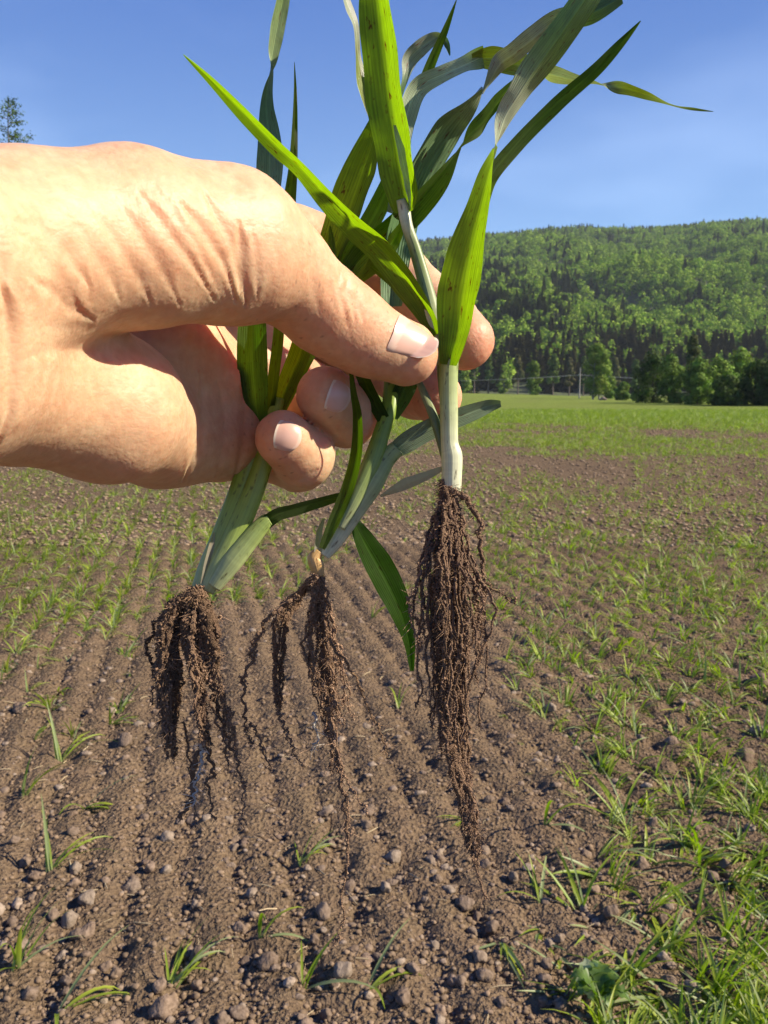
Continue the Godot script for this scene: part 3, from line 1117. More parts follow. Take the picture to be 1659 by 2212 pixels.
# creases seen on the skin: survey points, depth mm, half width in survey pixels
var creases := [
	[[296, 408, 330, 455, 356, 487, 410, 558, 463, 647], 0.36, 11.7],
	[[380, 425, 420, 470, 446, 505, 485, 565, 510, 650], 0.48, 11.7],
	[[440, 415, 470, 470, 499, 523, 517, 600, 520, 640], 0.39, 11.7],
	[[515, 480, 524, 540, 529, 600, 532, 660], 0.53, 13.3],
	[[545, 500, 556, 560, 556, 640], 0.24, 11.7],
	[[240, 420, 300, 500, 350, 580, 390, 660], 0.22, 11.7],
	[[190, 440, 250, 520, 300, 600, 330, 660], 0.20, 11.7],
	[[330, 395, 375, 460, 425, 530, 480, 640], 0.17, 8.3],
	[[130, 450, 190, 520, 240, 600, 260, 650], 0.20, 13.3],
	[[40, 505, 80, 530, 115, 580, 148, 625, 170, 660], 0.27, 18.3],
	[[10, 470, 90, 490, 150, 550, 195, 620], 0.29, 16.7],
	[[60, 600, 110, 625, 150, 660, 200, 690], 0.39, 14.9],
	[[0, 596, 14, 650, 22, 700, 28, 808, 20, 900, -5, 960], 0.55, 13.3],
	[[-40, 420, -10, 500, 6, 560, 10, 620], 0.24, 14.9],
	[[60, 770, 120, 755, 200, 760, 260, 790], 0.24, 13.3],
	[[432, 800, 440, 860, 436, 920, 424, 980, 396, 1040], 0.53, 10.0],
	[[470, 820, 486, 890, 484, 960, 462, 1045], 0.24, 10.0],
	[[520, 800, 532, 880, 528, 960, 505, 1040], 0.44, 10.0],
	[[735, 590, 728, 620, 742, 660, 750, 690], 0.27, 8.3],
	[[752, 600, 748, 628, 764, 664, 768, 700], 0.29, 8.3],
	[[772, 618, 770, 645, 782, 676, 786, 702], 0.22, 8.3],
	[[716, 575, 708, 610, 718, 650, 730, 680], 0.15, 8.3],
	[[690, 560, 676, 600, 684, 640, 690, 680], 0.12, 10.0],
	[[640, 1040, 665, 1030, 690, 1012], 0.24, 8.3],
	[[560, 1046, 590, 1052, 620, 1058], 0.24, 8.3],
	[[748, 640, 738, 670, 760, 720], 0.15, 8.3],
]

func crease_depth(px: Vector2) -> float:
	var out := 0.0
	for c in creases:
		var l: Array = c[0]
		var best := 1e9
		for k in range(0, l.size() - 2, 2):
			var a := Vector2(l[k], l[k + 1])
			var b := Vector2(l[k + 2], l[k + 3])
			if px.x < minf(a.x, b.x) - 40.0 or px.x > maxf(a.x, b.x) + 40.0 or px.y < minf(a.y, b.y) - 40.0 or px.y > maxf(a.y, b.y) + 40.0: continue
			var ab := b - a
			var t := clampf((px - a).dot(ab) / ab.length_squared(), 0.0, 1.0)
			var f := (k * 0.5 + t) / (l.size() * 0.5 - 1.0)
			var d := px.distance_to(a + ab * t) / maxf(0.2, sin(PI * clampf(f, 0.04, 0.96)))
			best = minf(best, d)
		if best < 60.0:
			var w: float = c[2]
			out += c[1] * (exp(-pow(best / w, 2.0)) - 0.30 * exp(-pow((best - w * 2.4) / (w * 1.3), 2.0)))
	return out

const CELL := 0.7
var grid_o := Vector3(-150, -8, -290)
var grid_n := Vector3i(288, 152, 312)
var all_bones := PackedInt32Array()

func make_hand() -> void:
	lay_bones()
	for k in bone_a.size(): all_bones.append(k)
	var t0 := Time.get_ticks_msec()
	var nx := grid_n.x
	var ny := grid_n.y
	var nz := grid_n.z
	var val := PackedFloat32Array()
	val.resize(nx * ny * nz)
	val.fill(1e9)
	var sx := ny * nz
	var sy := nz
	var blocks := []
	var B := 8
	for bx in range(0, nx - B, B):
		for by in range(0, ny - B, B):
			for bz in range(0, nz - B, B):
				var c := grid_o + Vector3(bx + 4, by + 4, bz + 4) * CELL
				var near := PackedInt32Array()
				var best := 1e9
				var ds := PackedFloat32Array()
				for j in all_bones:
					var a := bone_a[j]
					var ab := bone_b[j] - a
					var t := clampf((c - a).dot(ab) / ab.length_squared(), 0.0, 1.0)
					var d := c.distance_to(a + ab * t) - lerpf(bone_ra[j], bone_rb[j], t)
					ds.append(d)
					best = minf(best, d)
				if best > 9.5 or best < -14.0: continue
				for j in all_bones:
					if ds[j] < 17.0: near.append(j)
				var dc := field(c, near)
				if absf(dc) > 9.0: continue
				blocks.append(Vector3i(bx, by, bz))
				for ix in range(0, B, 2):
					for iy in range(0, B, 2):
						for iz in range(0, B, 2):
							var q := Vector3i(bx + ix, by + iy, bz + iz)
							var d := field(grid_o + (Vector3(q) + Vector3.ONE) * CELL, near)
							if absf(d) > 2.9 * CELL: continue
							for jx in 3:
								for jy in 3:
									for jz in 3:
										var at := (q.x + jx) * sx + (q.y + jy) * sy + q.z + jz
										if val[at] > 1e8:
											val[at] = field(grid_o + Vector3(q.x + jx, q.y + jy, q.z + jz) * CELL, near)
	print("hand field ", Time.get_ticks_msec() - t0)
	var cell_v := PackedInt32Array()
	cell_v.resize(nx * ny * nz)
	cell_v.fill(-1)
	var b := Mb.new()
	var off := PackedInt32Array()
	for k in 8: off.append((k & 1) * sx + ((k >> 1) & 1) * sy + ((k >> 2) & 1))
	for bl in blocks:
		for ix in B:
			for iy in B:
				for iz in B:
					var x: int = bl.x + ix
					var y: int = bl.y + iy
					var z: int = bl.z + iz
					var at := x * sx + y * sy + z
					var v0 := val[at]
					if v0 > 3.0 or v0 < -3.0: continue
					var neg := 0
					var ok := true
					for k in 8:
						var w := val[at + off[k]]
						if w > 1e8:
							ok = false
							break
						if w < 0.0: neg += 1
					if not ok or neg == 0 or neg == 8: continue
					var sum := Vector3.ZERO
					var cnt := 0
					for e in 12:
						var ax := e >> 2
						var r := e & 3
						var k0 := 0
						if ax == 0: k0 = (r & 1) * 2 + (r >> 1) * 4
						elif ax == 1: k0 = (r & 1) + (r >> 1) * 4
						else: k0 = (r & 1) + (r >> 1) * 2
						var k1 := k0 + (1 << ax)
						var d0 := val[at + off[k0]]
						var d1 := val[at + off[k1]]
						if (d0 < 0.0) == (d1 < 0.0): continue
						var t := d0 / (d0 - d1)
						var p := Vector3(k0 & 1, (k0 >> 1) & 1, (k0 >> 2) & 1)
						p[ax] += t
						sum += p
						cnt += 1
					cell_v[at] = b.vert(grid_o + (Vector3(x, y, z) + sum / cnt) * CELL)
	for bl in blocks:
		for ix in B:
			for iy in B:
				for iz in B:
					var x: int = bl.x + ix
					var y: int = bl.y + iy
					var z: int = bl.z + iz
					var at := x * sx + y * sy + z
					var v0 := val[at]
					if v0 > 1e8: continue
					var n0 := v0 < 0.0
					if y > 0 and z > 0 and val[at + sx] < 1e8 and (val[at + sx] < 0.0) != n0:
						net(b, cell_v[at - sy - 1], cell_v[at - 1], cell_v[at], cell_v[at - sy], n0)
					if x > 0 and z > 0 and val[at + sy] < 1e8 and (val[at + sy] < 0.0) != n0:
						net(b, cell_v[at - sx - 1], cell_v[at - sx], cell_v[at], cell_v[at - 1], n0)
					if x > 0 and y > 0 and val[at + 1] < 1e8 and (val[at + 1] < 0.0) != n0:
						net(b, cell_v[at - sx - sy], cell_v[at - sy], cell_v[at], cell_v[at - sx], n0)
	print("hand verts ", b.v.size(), " ", Time.get_ticks_msec() - t0)
	# folds and creases pressed into the skin, then its colour
	var nrm := b.normals()
	var lump := FastNoiseLite.new()
	lump.seed = 8
	lump.frequency = 0.06
	var tips := [[930, 775, 0, 9.0], [1045, 745, 15, 15.0], [660, 845, 4, 10.0], [572, 945, 0, 11.0], [930, 870, 26, 13.0], [740, 690, -9, 30.0], [610, 590, -24, 22.0]]
	var tip_p := []
	for q in tips: tip_p.append(cam_mm(q[0], q[1], q[2]))
	for k in b.v.size():
		var p := b.v[k]
		var n := nrm[k]
		var dep := 0.0
		if n.dot(-p.normalized()) > -0.25:
			var px := Vector2(829.5 - p.x / p.z * FOCAL, 1106.0 + p.y / p.z * FOCAL)
			dep = crease_depth(px)
		dep += 0.35 * lump.get_noise_3dv(p) + 0.04 * lump.get_noise_3dv(p * 4.0)
		b.v[k] = to_world(p - n * dep) - hand_at
		var red := 0.0
		for q in tip_p.size():
			red = maxf(red, (1.0 - p.distance_to(tip_p[q]) / (tips[q][3] * 1.3)) * (1.0 if q < 5 else 0.45))
		red = clampf(red, 0.0, 1.0)
		red = clampf(red, 0.0, 1.0)
		var c := Color(0.62, 0.425, 0.265)
		c = c.lerp(Color(0.555, 0.34, 0.205), clampf(0.4 + 0.7 * lump.get_noise_3dv(p * 0.8 + Vector3.ONE * 40.0) + 0.55 * lump.get_noise_3dv(p * 4.5), 0.0, 1.0))
		c = c * (1.0 + 0.10 * lump.get_noise_3dv(p * 9.0))
		if red > 0.15: c = c.lerp(Color(0.12, 0.08, 0.05), 0.75 * sm(0.42, 0.6, lump.get_noise_3dv(p * 16.0 + Vector3.ONE * 7.0)))
		c = c.lerp(Color(0.55, 0.235, 0.155), red * 0.75)
		b.c[k] = c
	var o := thing("hand", "bare left hand reaching in from the left, pinching three seedlings between thumb and fingers", "hand", hand_at)
	put(b.commit(), "skin", M.skin, o)
	# nails
	nail(o, "thumbnail", [888, 738, 0], Vector2(1.0, 0.42), Vector3(0.10, 0.62, 0.78), 7.4, 6.2, 0.96)
	nail(o, "ring_fingernail", [737, 862, 0], Vector2(-0.97, -0.28), Vector3(0.25, 0.05, 0.97), 4.0, 4.6, 0.88)
	nail(o, "little_fingernail", [626, 944, 0], Vector2(-0.97, -0.22), Vector3(0.1, 0.12, 0.97), 3.9, 4.4, 0.88)

var hand_at := Vector3.ZERO

func net(b: Mb, a: int, c: int, d: int, e: int, flip: bool) -> void:
	if a < 0 or c < 0 or d < 0 or e < 0: return
	if flip: b.quad(a, c, d, e)
	else: b.quad(a, e, d, c)

func nail(hand: Node3D, called: String, at: Array, along2: Vector2, out_dir: Vector3, half_l: float, half_w: float, edge: float) -> void:
	var o := out_dir.normalized()
	var e1 := Vector3(along2.x, -along2.y, 0.0)
	e1 = (e1 - o * e1.dot(o)).normalized()
	var e2 := o.cross(e1)
	# find the middle on the skin
	var s := cam_mm(at[0], at[1], -40)
	var dir := s.normalized()
	for k in 60:
		var d := field(s, all_bones)
		if d < 0.02: break
		s += dir * d * 0.8
	var mid := s
	var b := Mb.new()
	var nu := 22
	var nv := 19
	for i in nu + 1:
		var u := -1.0 + 2.0 * i / nu
		for j in nv + 1:
			var v := -1.0 + 2.0 * j / nv
			# rounded cuticle end, nearly straight free edge
			var wid := 1.0
			var uu := u
			if u < 0.0: uu = u * sqrt(1.0 - 0.62 * v * v)
			else: uu = u * (1.0 - 0.16 * v * v)
			wid = 1.0 - 0.10 * u * u
			var uc := minf(uu, 0.55)
			var p := mid + e1 * uc * half_l + e2 * v * wid * half_w
			var g := o
			for k in 14:
				var d := field(p, all_bones)
				g = Vector3(field(p + Vector3(0.1, 0, 0), all_bones) - d, field(p + Vector3(0, 0.1, 0), all_bones) - d, field(p + Vector3(0, 0, 0.1), all_bones) - d).normalized()
				p -= g * d * 0.8
			var rim := minf(1.0, minf((1.0 - absf(v)) * 4.0, (1.0 + u) * 5.0))
			p += g * (0.05 + 0.24 * rim + 0.15 * (1.0 - v * v))
			p += e1 * (uu - uc) * half_l
			var c := Color(0.56, 0.345, 0.27)
			if u > edge - 0.1 * v * v: c = Color(0.64, 0.54, 0.42)
			if u < -0.62 + 0.25 * v * v: c = Color(0.62, 0.43, 0.34)
			b.vert(to_world(p) - hand_at, c)
	for i in nu:
		for j in nv:
			var q := i * (nv + 1) + j
			b.quad(q, q + nv + 1, q + nv + 2, q + 1)
	put(b.commit(), called, M.nail, hand)

# ------------------------------------------------------------------ the held seedlings
func spline(pts: Array, f: float) -> Array:
	var n := pts.size()
	var g := f * (n - 1)
	var k := mini(int(g), n - 2)
	var t := g - k
	var a: Array = pts[maxi(k - 1, 0)]
	var b: Array = pts[k]
	var c: Array = pts[k + 1]
	var d: Array = pts[mini(k + 2, n - 1)]
	var out := []
	for j in b.size():
		var p0: float = a[j]
		var p1: float = b[j]
		var p2: float = c[j]
		var p3: float = d[j]
		var q := 0.5 * (2.0 * p1 + (p2 - p0) * t + (2.0 * p0 - 5.0 * p1 + 4.0 * p2 - p3) * t * t + (3.0 * p1 - p0 - 3.0 * p2 + p3) * t * t * t)
		if j == 3: q = maxf(lerpf(p1, p2, t) * 0.5 + 0.5 * q, 0.4)
		out.append(q)
	return out

# control point: survey x, survey y, depth mm, full width in survey px, roll degrees, waxy underside with painted sun sheen 0..1
func leaf(parent: Node3D, pts: Array, green: Color, fold := 0.35, wax_sheen_col := Color(0.50, 0.55, 0.42), m: Material = null, label := "") -> MeshInstance3D:
	var b := Mb.new()
	var seg := maxi(24, pts.size() * 9)
	var across := 8
	var last_side := Vector3.ZERO
	var run := 0.0
	var prev := Vector3.ZERO
	var wave := rng.randf() * 10.0
	var max_wax_sheen := 0.0
	for k in seg + 1:
		var f := float(k) / seg
		var c := spline(pts, f)
		var c2 := spline(pts, minf(f + 0.01, 1.0))
		var c1 := spline(pts, maxf(f - 0.01, 0.0))
		var p := cam_mm(c[0], c[1], c[2])
		var t := (cam_mm(c2[0], c2[1], c2[2]) - cam_mm(c1[0], c1[1], c1[2])).normalized()
		var face := (-p).normalized()
		face = (face - t * face.dot(t)).normalized()
		face = face.rotated(t, deg_to_rad(c[4]))
		var side := t.cross(face)
		if k > 0: run += p.distance_to(prev)
		prev = p
		var hw: float = c[3] * 0.5 * (NEAR_MM + c[2]) / FOCAL
		var wax_sheen := clampf(c[5], 0.0, 1.0)
		max_wax_sheen = maxf(max_wax_sheen, wax_sheen)
		var col := green.lerp(wax_sheen_col, wax_sheen)  # pale waxy tone, with the sun's gloss painted into the vertex colour
		col = col * (1.0 + 0.10 * fine.get_noise_2d(f * 300.0 + wave * 50.0, 3.0))
		for q in across + 1:
			var x := q / (across * 0.5) - 1.0
			var lift := -fold * (1.0 - absf(x)) * hw + 0.05 * hw * sin(f * 23.0 + x * 3.0 + wave) * x * x
			var w := p + side * x * hw + face * lift
			b.vert(to_world(w) - parent.position, col, Vector2(q / float(across), run / 60.0 + wave))
	for k in seg:
		for q in across:
			var i0 := k * (across + 1) + q
			b.quad(i0, i0 + 1, i0 + across + 2, i0 + across + 1)
	var mm := m
	if mm == null: mm = M.leaf if max_wax_sheen < 0.5 else M.leaf_wax_sheen
	var o := put(b.commit(), "leaf", mm, parent)
	if label != "": o.set_meta("label", label)
	return o

# a sheath or stem: survey x, y, depth, full width, flatness, whiteness
func stem(parent: Node3D, pts: Array, green: Color, called := "stem", white := Color(0.80, 0.79, 0.55)) -> MeshInstance3D:
	var b := Mb.new()
	var seg := pts.size() * 8
	var vp := PackedVector3Array()
	var rad := PackedFloat32Array()
	var cols := PackedColorArray()
	for k in seg + 1:
		var c := spline(pts, float(k) / seg)
		vp.append(K(c[0], c[1], c[2]) - parent.position)
		rad.append(c[3] * 0.5 * (NEAR_MM + c[2]) / FOCAL * 0.001)
		var cc := green.lerp(white, clampf(c[5], 0, 1))
		cc = cc * (1.0 + 0.12 * fine.get_noise_2d(k * 23.0, c[0]))
		cols.append(cc)
	# flattened across the line of sight
	var flat: float = pts[0][4]
	var side := (cam_basis * Vector3(0, 0, 1))
	tube(b, vp, rad, 18, cols, flat, side, 16.0)
	return put(b.commit(), called, M.stem, parent)

func root(parent: Node3D, crumbs: Mb, pts: Array, r0: float, r1: float, clods: float, col: Color, wob := 1.0) -> void:
	# pts: survey x, y, depth; radii in mm
	var b := Mb.new()
	var seg := maxi(10, int(pts.size() * 11))
	var vp := PackedVector3Array()
	var rad := PackedFloat32Array()
	var cols := PackedColorArray()
	var ph := rng.randf() * 1000.0
	for k in seg + 1:
		var f := float(k) / seg
		var c := spline(pts, f)
		var p := cam_mm(c[0], c[1], c[2])
		p += Vector3(fine.get_noise_2d(f * 32.0 * pts.size() + ph, 0.0), 0.4 * fine.get_noise_2d(f * 32.0 * pts.size() + ph, 40.0), fine.get_noise_2d(f * 32.0 * pts.size() + ph, 90.0)) * wob * 1.2
		p += Vector3(fine.get_noise_2d(f * 220.0 * pts.size() + ph, 10.0), 0.0, fine.get_noise_2d(f * 220.0 * pts.size() + ph, 70.0)) * wob * 0.35
		vp.append(to_world(p) - parent.position)
		var lump := 1.0 + 0.55 * fine.get_noise_2d(ph + f * 500.0 * pts.size(), 20.0) * minf(clods, 1.0)
		var rr := lerpf(r0, r1, f) * lump
		rad.append(rr * 0.001)
		cols.append(col * (1.0 + 0.3 * fine.get_noise_2d(f * 300.0 + ph, 5.0)))
		var n := clods * 5.0
		while n > 0.0:
			if n < 1.0 and rng.randf() > n: break
			n -= 1.0
			var d := Vector3(rng.randfn(), rng.randfn(), rng.randfn()).normalized()
			var q := p + d * (rr * rng.randf_range(0.7, 1.35)) + Vector3(0, rng.randf_range(-1.0, 1.0), 0)
			clod(crumbs, to_world(q) - parent.position, (0.10 + 0.16 * rng.randf() + 0.42 * pow(rng.randf(), 7.0)) * 0.001, col * rng.randf_range(0.75, 1.3))
		if rng.randf() < 0.75:       # root hairs
			var d := Vector3(rng.randfn(), rng.randf_range(-1.4, 0.2), rng.randfn()).normalized()
			var e := p + d * rng.randf_range(1.0, 4.5)
			simple_tube(b, to_world(p) - parent.position, to_world(e) - parent.position, 0.00008, 0.00004, 3, col * 1.9)
	tube(b, vp, rad, 6, cols)
	put(b.commit(), "root", M.root, parent)

func bundle(parent: Node3D, crumbs: Mb, count: int, spread: float, path: Array, r0: float, r1: float, clods: float, tone: float) -> void:
	for k in count:
		var p := []
		var ox := rng.randfn() * spread
		var oz := rng.randfn() * spread * 0.12
		var cut := rng.randf_range(0.72, 1.08)
		for q in path.size():
			var f := float(q) / (path.size() - 1)
			var c: Array = path[q]
			var y0: float = path[0][1]
			p.append([c[0] + ox * minf(f * 3.0, 1.0) + rng.randfn() * 4.0, y0 + (c[1] - y0) * (1.0 if q == 0 else cut), c[2] + oz])
		root(parent, crumbs, p, r0 * 1.15 * rng.randf_range(0.7, 1.25), r1, clods, EARTH * tone * rng.randf_range(0.85, 1.15))

func clod(b: Mb, at: Vector3, r: float, col: Color) -> void:
	var base := b.v.size()
	var dirs := [Vector3.RIGHT, Vector3.UP, Vector3.BACK, Vector3.LEFT, Vector3.DOWN, Vector3.FORWARD]
	var turn := Basis.from_euler(Vector3(rng.randf() * TAU, rng.randf() * TAU, rng.randf() * TAU))
	for d in dirs:
		b.vert(at + turn * d * r * rng.randf_range(0.6, 1.3), col)
	for f in [[0, 1, 2], [1, 3, 2], [3, 4, 2], [4, 0, 2], [1, 0, 5], [3, 1, 5], [4, 3, 5], [0, 4, 5]]:
		b.tri(base + f[0], base + f[1], base + f[2])

func crumb_part(parent: Node3D, crumbs: Mb) -> void:
	var o := put(crumbs.commit(), "soil_crumbs", M.crumb, parent)
	o.set_meta("kind", "stuff")

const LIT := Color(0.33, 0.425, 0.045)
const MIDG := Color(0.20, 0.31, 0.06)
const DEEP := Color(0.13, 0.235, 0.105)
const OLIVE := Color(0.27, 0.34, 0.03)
const EARTH := Color(0.195, 0.125, 0.082)

func make_plants() -> void:
	rng.seed = 500
	# ---- right plant
	var c := thing("uprooted_seedling", "right-hand uprooted cereal seedling with white stem and dense dark root ball", "seedling", K(966, 1056, 4), "uprooted seedlings held in the hand")
	stem(c, [[976, 1062, 4, 40, 0.8, 0.95], [976, 1025, 4, 44, 0.8, 0.95], [976, 985, 4, 46, 0.8, 0.9], [971, 955, 4, 38, 0.8, 0.8], [970, 900, 4, 39, 0.8, 0.5], [969, 840, 4, 40, 0.8, 0.3], [970, 778, 4, 42, 0.8, 0.15], [981, 740, 5, 36, 0.8, 0.15], [986, 690, 6, 22, 0.8, 0.0]], Color(0.33, 0.44, 0.09))
	# its blade twists over and carries on up out of the picture
	leaf(c, [[968, 788, 1, 36, -10, 0], [976, 740, 0, 64, -25, 0], [982, 690, 0, 88, -32, 0], [989, 620, -1, 110, -36, 0], [1006, 540, -2, 94, -36, 0], [1029, 450, -3, 66, -40, 0], [1048, 375, -4, 50, -55, 0.1], [1066, 315, -5, 38, -85, 0.4]], LIT, 0.5)
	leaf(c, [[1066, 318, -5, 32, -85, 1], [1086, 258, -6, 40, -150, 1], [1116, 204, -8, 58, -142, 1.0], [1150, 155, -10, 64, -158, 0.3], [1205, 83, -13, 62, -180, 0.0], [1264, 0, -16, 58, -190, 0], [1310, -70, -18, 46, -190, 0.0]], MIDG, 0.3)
	# second shoot: stem and the big bright blade in the middle
	stem(c, [[956, 790, 9, 26, 0.8, 0.5], [950, 740, 8, 34, 0.8, 0.6], [938, 695, 7, 36, 0.8, 0.5], [920, 620, 6, 31, 0.8, 0.2], [897, 540, 5, 27, 0.8, 0.05], [880, 490, 4, 25, 0.8, 0.5], [873, 455, 4, 27, 0.8, 0.75], [866, 430, 3, 20, 0.8, 0.4]], Color(0.19, 0.27, 0.07))
	leaf(c, [[872, 458, 3, 40, -10, 0], [868, 420, 2, 78, -30, 0], [855, 360, 1, 94, -36, 0], [843, 290, 0, 100, -38, 0], [828, 200, -1, 100, -38, 0], [817, 100, -2, 96, -38, 0], [806, 0, -3, 84, -38, 0], [798, -60, -4, 62, -38, 0]], LIT, 0.55)
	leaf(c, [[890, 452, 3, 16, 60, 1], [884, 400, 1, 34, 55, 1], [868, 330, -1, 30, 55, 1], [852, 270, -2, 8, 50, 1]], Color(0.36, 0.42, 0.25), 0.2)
	# the long pointed blade that lies across to the left
	leaf(c, [[942, 722, 5, 24, -10, 0], [908, 664, 5, 50, -30, 0], [868, 606, 4, 66, -34, 0], [820, 545, 3, 66, -36, 0], [762, 492, 1, 60, -38, 0], [702, 430, -1, 52, -40, 0], [645, 366, -3, 42, -45, 0], [598, 322, -5, 40, -40, 0], [522, 245, -8, 36, -40, 0], [450, 170, -11, 20, -40, 0], [396, 118, -13, 2, -40, 0]], LIT, 0.4)
	leaf(c, [[925, 705, 8, 14, 0, 0], [895, 660, 8, 20, 0, 0.2], [860, 620, 8, 22, 0, 0], [800, 575, 8, 10, 0, 0]], OLIVE, 0.3)
	# the long arching blade to the right
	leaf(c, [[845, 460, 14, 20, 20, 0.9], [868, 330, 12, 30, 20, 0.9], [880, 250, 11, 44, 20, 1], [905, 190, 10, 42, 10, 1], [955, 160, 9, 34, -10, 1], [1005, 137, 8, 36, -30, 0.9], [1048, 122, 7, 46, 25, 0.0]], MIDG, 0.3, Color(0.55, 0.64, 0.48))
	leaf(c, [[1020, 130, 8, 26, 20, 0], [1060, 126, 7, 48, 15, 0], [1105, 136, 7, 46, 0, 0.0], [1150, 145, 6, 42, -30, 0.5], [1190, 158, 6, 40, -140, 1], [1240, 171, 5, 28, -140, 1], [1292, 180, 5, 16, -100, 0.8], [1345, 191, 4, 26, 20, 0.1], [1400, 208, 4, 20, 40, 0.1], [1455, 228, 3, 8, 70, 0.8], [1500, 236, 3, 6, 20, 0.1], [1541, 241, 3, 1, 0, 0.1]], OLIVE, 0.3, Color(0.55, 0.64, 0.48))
	leaf(c, [[1040, 470, 8, 20, 0, 0.2], [1060, 385, 6, 30, 0, 0.35], [1118, 312, 4, 36, 28, 0.35], [1200, 228, 1, 36, 30, 0.15], [1280, 158, -2, 32, 30, 0], [1340, 95, -4, 19, 10, 0], [1384, 45, -6, 2, 10, 0]], Color(0.13, 0.19, 0.075), 0.3)
	stem(c, [[966, 1010, 6, 16, 0.6, 0.3], [955, 965, 6, 18, 0.6, 0.1], [938, 905, 7, 20, 0.6, 0.1], [920, 860, 9, 18, 0.6, 0.3], [905, 825, 11, 14, 0.6, 0.2]], Color(0.13, 0.2, 0.04), "side_shoot")
	stem(c, [[962, 900, 8, 16, 0.6, 0.2], [957, 840, 8, 20, 0.6, 0.2], [952, 770, 9, 22, 0.6, 0.1]], Color(0.16, 0.22, 0.05), "side_shoot")
	leaf(c, [[956, 1012, 5, 10, 20, 1], [915, 1030, 6, 24, 30, 1], [870, 1048, 7, 26, 20, 1], [822, 1072, 8, 10, 60, 1]], EARTH, 0.3, Color(0.42, 0.37, 0.31), M.blade, "dried papery sheath")
	# roots
	var crumbs := Mb.new()
	for k in 84:
		var a := rng.randfn() * 0.5
		var zz := rng.randfn() * 5.0
		var end := 1340.0 + 320.0 * rng.randf()
		var xw := 968.0 + clampf(a, -1.25, 1.25) * 70.0
		root(c, crumbs, [[966 + rng.randf_range(-12, 12), 1045, 4], [966 + a * 15 + rng.randf_range(-7, 7), 1110, 1 + zz * 0.4], [lerpf(968.0, xw, 0.62), 1205 + rng.randf_range(-20, 20), zz - 5], [xw + 6 + rng.randf_range(-9, 9), lerpf(1220, end, 0.5), zz - 9], [lerpf(xw, 985, 0.22) + rng.randf_range(-14, 14), end, -11 + zz * 0.7]], rng.randf_range(0.38, 0.66), 0.22, 1.1, EARTH * rng.randf_range(0.75, 1.2))
	for k in 16:
		var o := rng.randfn() * 14.0
		root(c, crumbs, [[975 + o, 1380, -9 + o * 0.2], [975 + o, 1500, -11], [988 + o * 0.9, 1620, -12 + o * 0.15], [1008 + o * 0.7, 1740, -12], [1025 + o * 0.5, rng.randf_range(1790, 1880), -12]], 0.75, 0.25, 1.0, EARTH * rng.randf_range(0.8, 1.2))
	root(c, crumbs, [[1010, 1760, -12], [1028, 1830, -12], [1036, 1890, -12], [1050, 1945, -12]], 0.45, 0.12, 0.6, EARTH)
	root(c, crumbs, [[975, 1062, 2], [1015, 1085, 0], [1036, 1140, -2], [1040, 1215, -3], [1055, 1265, -4], [1112, 1300, -5]], 0.8, 0.2, 1.3, EARTH)
	root(c, crumbs, [[1035, 1240, 0], [1040, 1300, 0], [1045, 1370, 1], [1042, 1420, 2]], 0.3, 0.1, 0.4, EARTH * 1.3)
	crumb_part(c, crumbs)

	# ---- middle plant
	var m := thing("uprooted_seedling", "middle uprooted cereal seedling with an orange seed at its crown and long trailing root", "seedling", K(686, 1240, 12), "uprooted seedlings held in the hand")
	stem(m, [[690, 1246, 12, 22, 0.8, 1], [684, 1222, 12, 32, 0.8, 1], [680, 1205, 12, 30, 0.8, 1], [690, 1190, 12, 22, 0.8, 1]], Color(0.5, 0.3, 0.1), "seed", Color(0.75, 0.46, 0.18))
	stem(m, [[700, 1200, 12, 26, 0.6, 1], [722, 1168, 12, 40, 0.6, 1.0], [760, 1105, 11, 52, 0.6, 0.6], [800, 1045, 10, 56, 0.6, 0.25], [832, 995, 10, 42, 0.6, 0.1], [858, 968, 10, 36, 0.6, 0.1]], Color(0.33, 0.43, 0.13))
	stem(m, [[735, 1140, 10, 24, 0.6, 0.6], [768, 1075, 9, 36, 0.6, 0.3], [803, 1000, 9, 42, 0.6, 0.1], [826, 930, 10, 36, 0.6, 0.0], [840, 885, 11, 34, 0.6, 0.0], [846, 830, 13, 34, 0.6, 0], [850, 760, 14, 34, 0.6, 0]], Color(0.25, 0.37, 0.04))
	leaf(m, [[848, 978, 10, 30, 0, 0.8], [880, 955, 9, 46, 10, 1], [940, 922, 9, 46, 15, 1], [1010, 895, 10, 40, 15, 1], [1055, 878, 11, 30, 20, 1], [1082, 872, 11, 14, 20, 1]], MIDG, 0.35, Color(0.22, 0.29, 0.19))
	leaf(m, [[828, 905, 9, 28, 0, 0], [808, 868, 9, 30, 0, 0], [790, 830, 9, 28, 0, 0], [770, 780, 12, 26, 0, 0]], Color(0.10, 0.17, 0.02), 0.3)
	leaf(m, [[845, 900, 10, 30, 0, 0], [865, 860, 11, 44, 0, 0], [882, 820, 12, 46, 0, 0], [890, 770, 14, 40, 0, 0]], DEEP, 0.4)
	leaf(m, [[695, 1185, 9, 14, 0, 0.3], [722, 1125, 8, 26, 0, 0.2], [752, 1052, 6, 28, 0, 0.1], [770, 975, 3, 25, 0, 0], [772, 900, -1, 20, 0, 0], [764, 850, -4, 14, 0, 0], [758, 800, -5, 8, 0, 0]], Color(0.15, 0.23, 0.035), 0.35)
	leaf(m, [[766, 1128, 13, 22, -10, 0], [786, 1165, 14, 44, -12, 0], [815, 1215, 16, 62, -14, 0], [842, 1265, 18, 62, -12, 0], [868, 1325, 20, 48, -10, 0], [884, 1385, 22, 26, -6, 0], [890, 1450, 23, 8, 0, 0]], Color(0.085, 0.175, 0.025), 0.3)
	leaf(m, [[686, 1200, 11, 16, 0, 1], [690, 1150, 11, 14, 20, 1], [700, 1120, 11, 6, 40, 1]], EARTH, 0.3, Color(0.4, 0.36, 0.3), M.blade, "dried papery sheath")
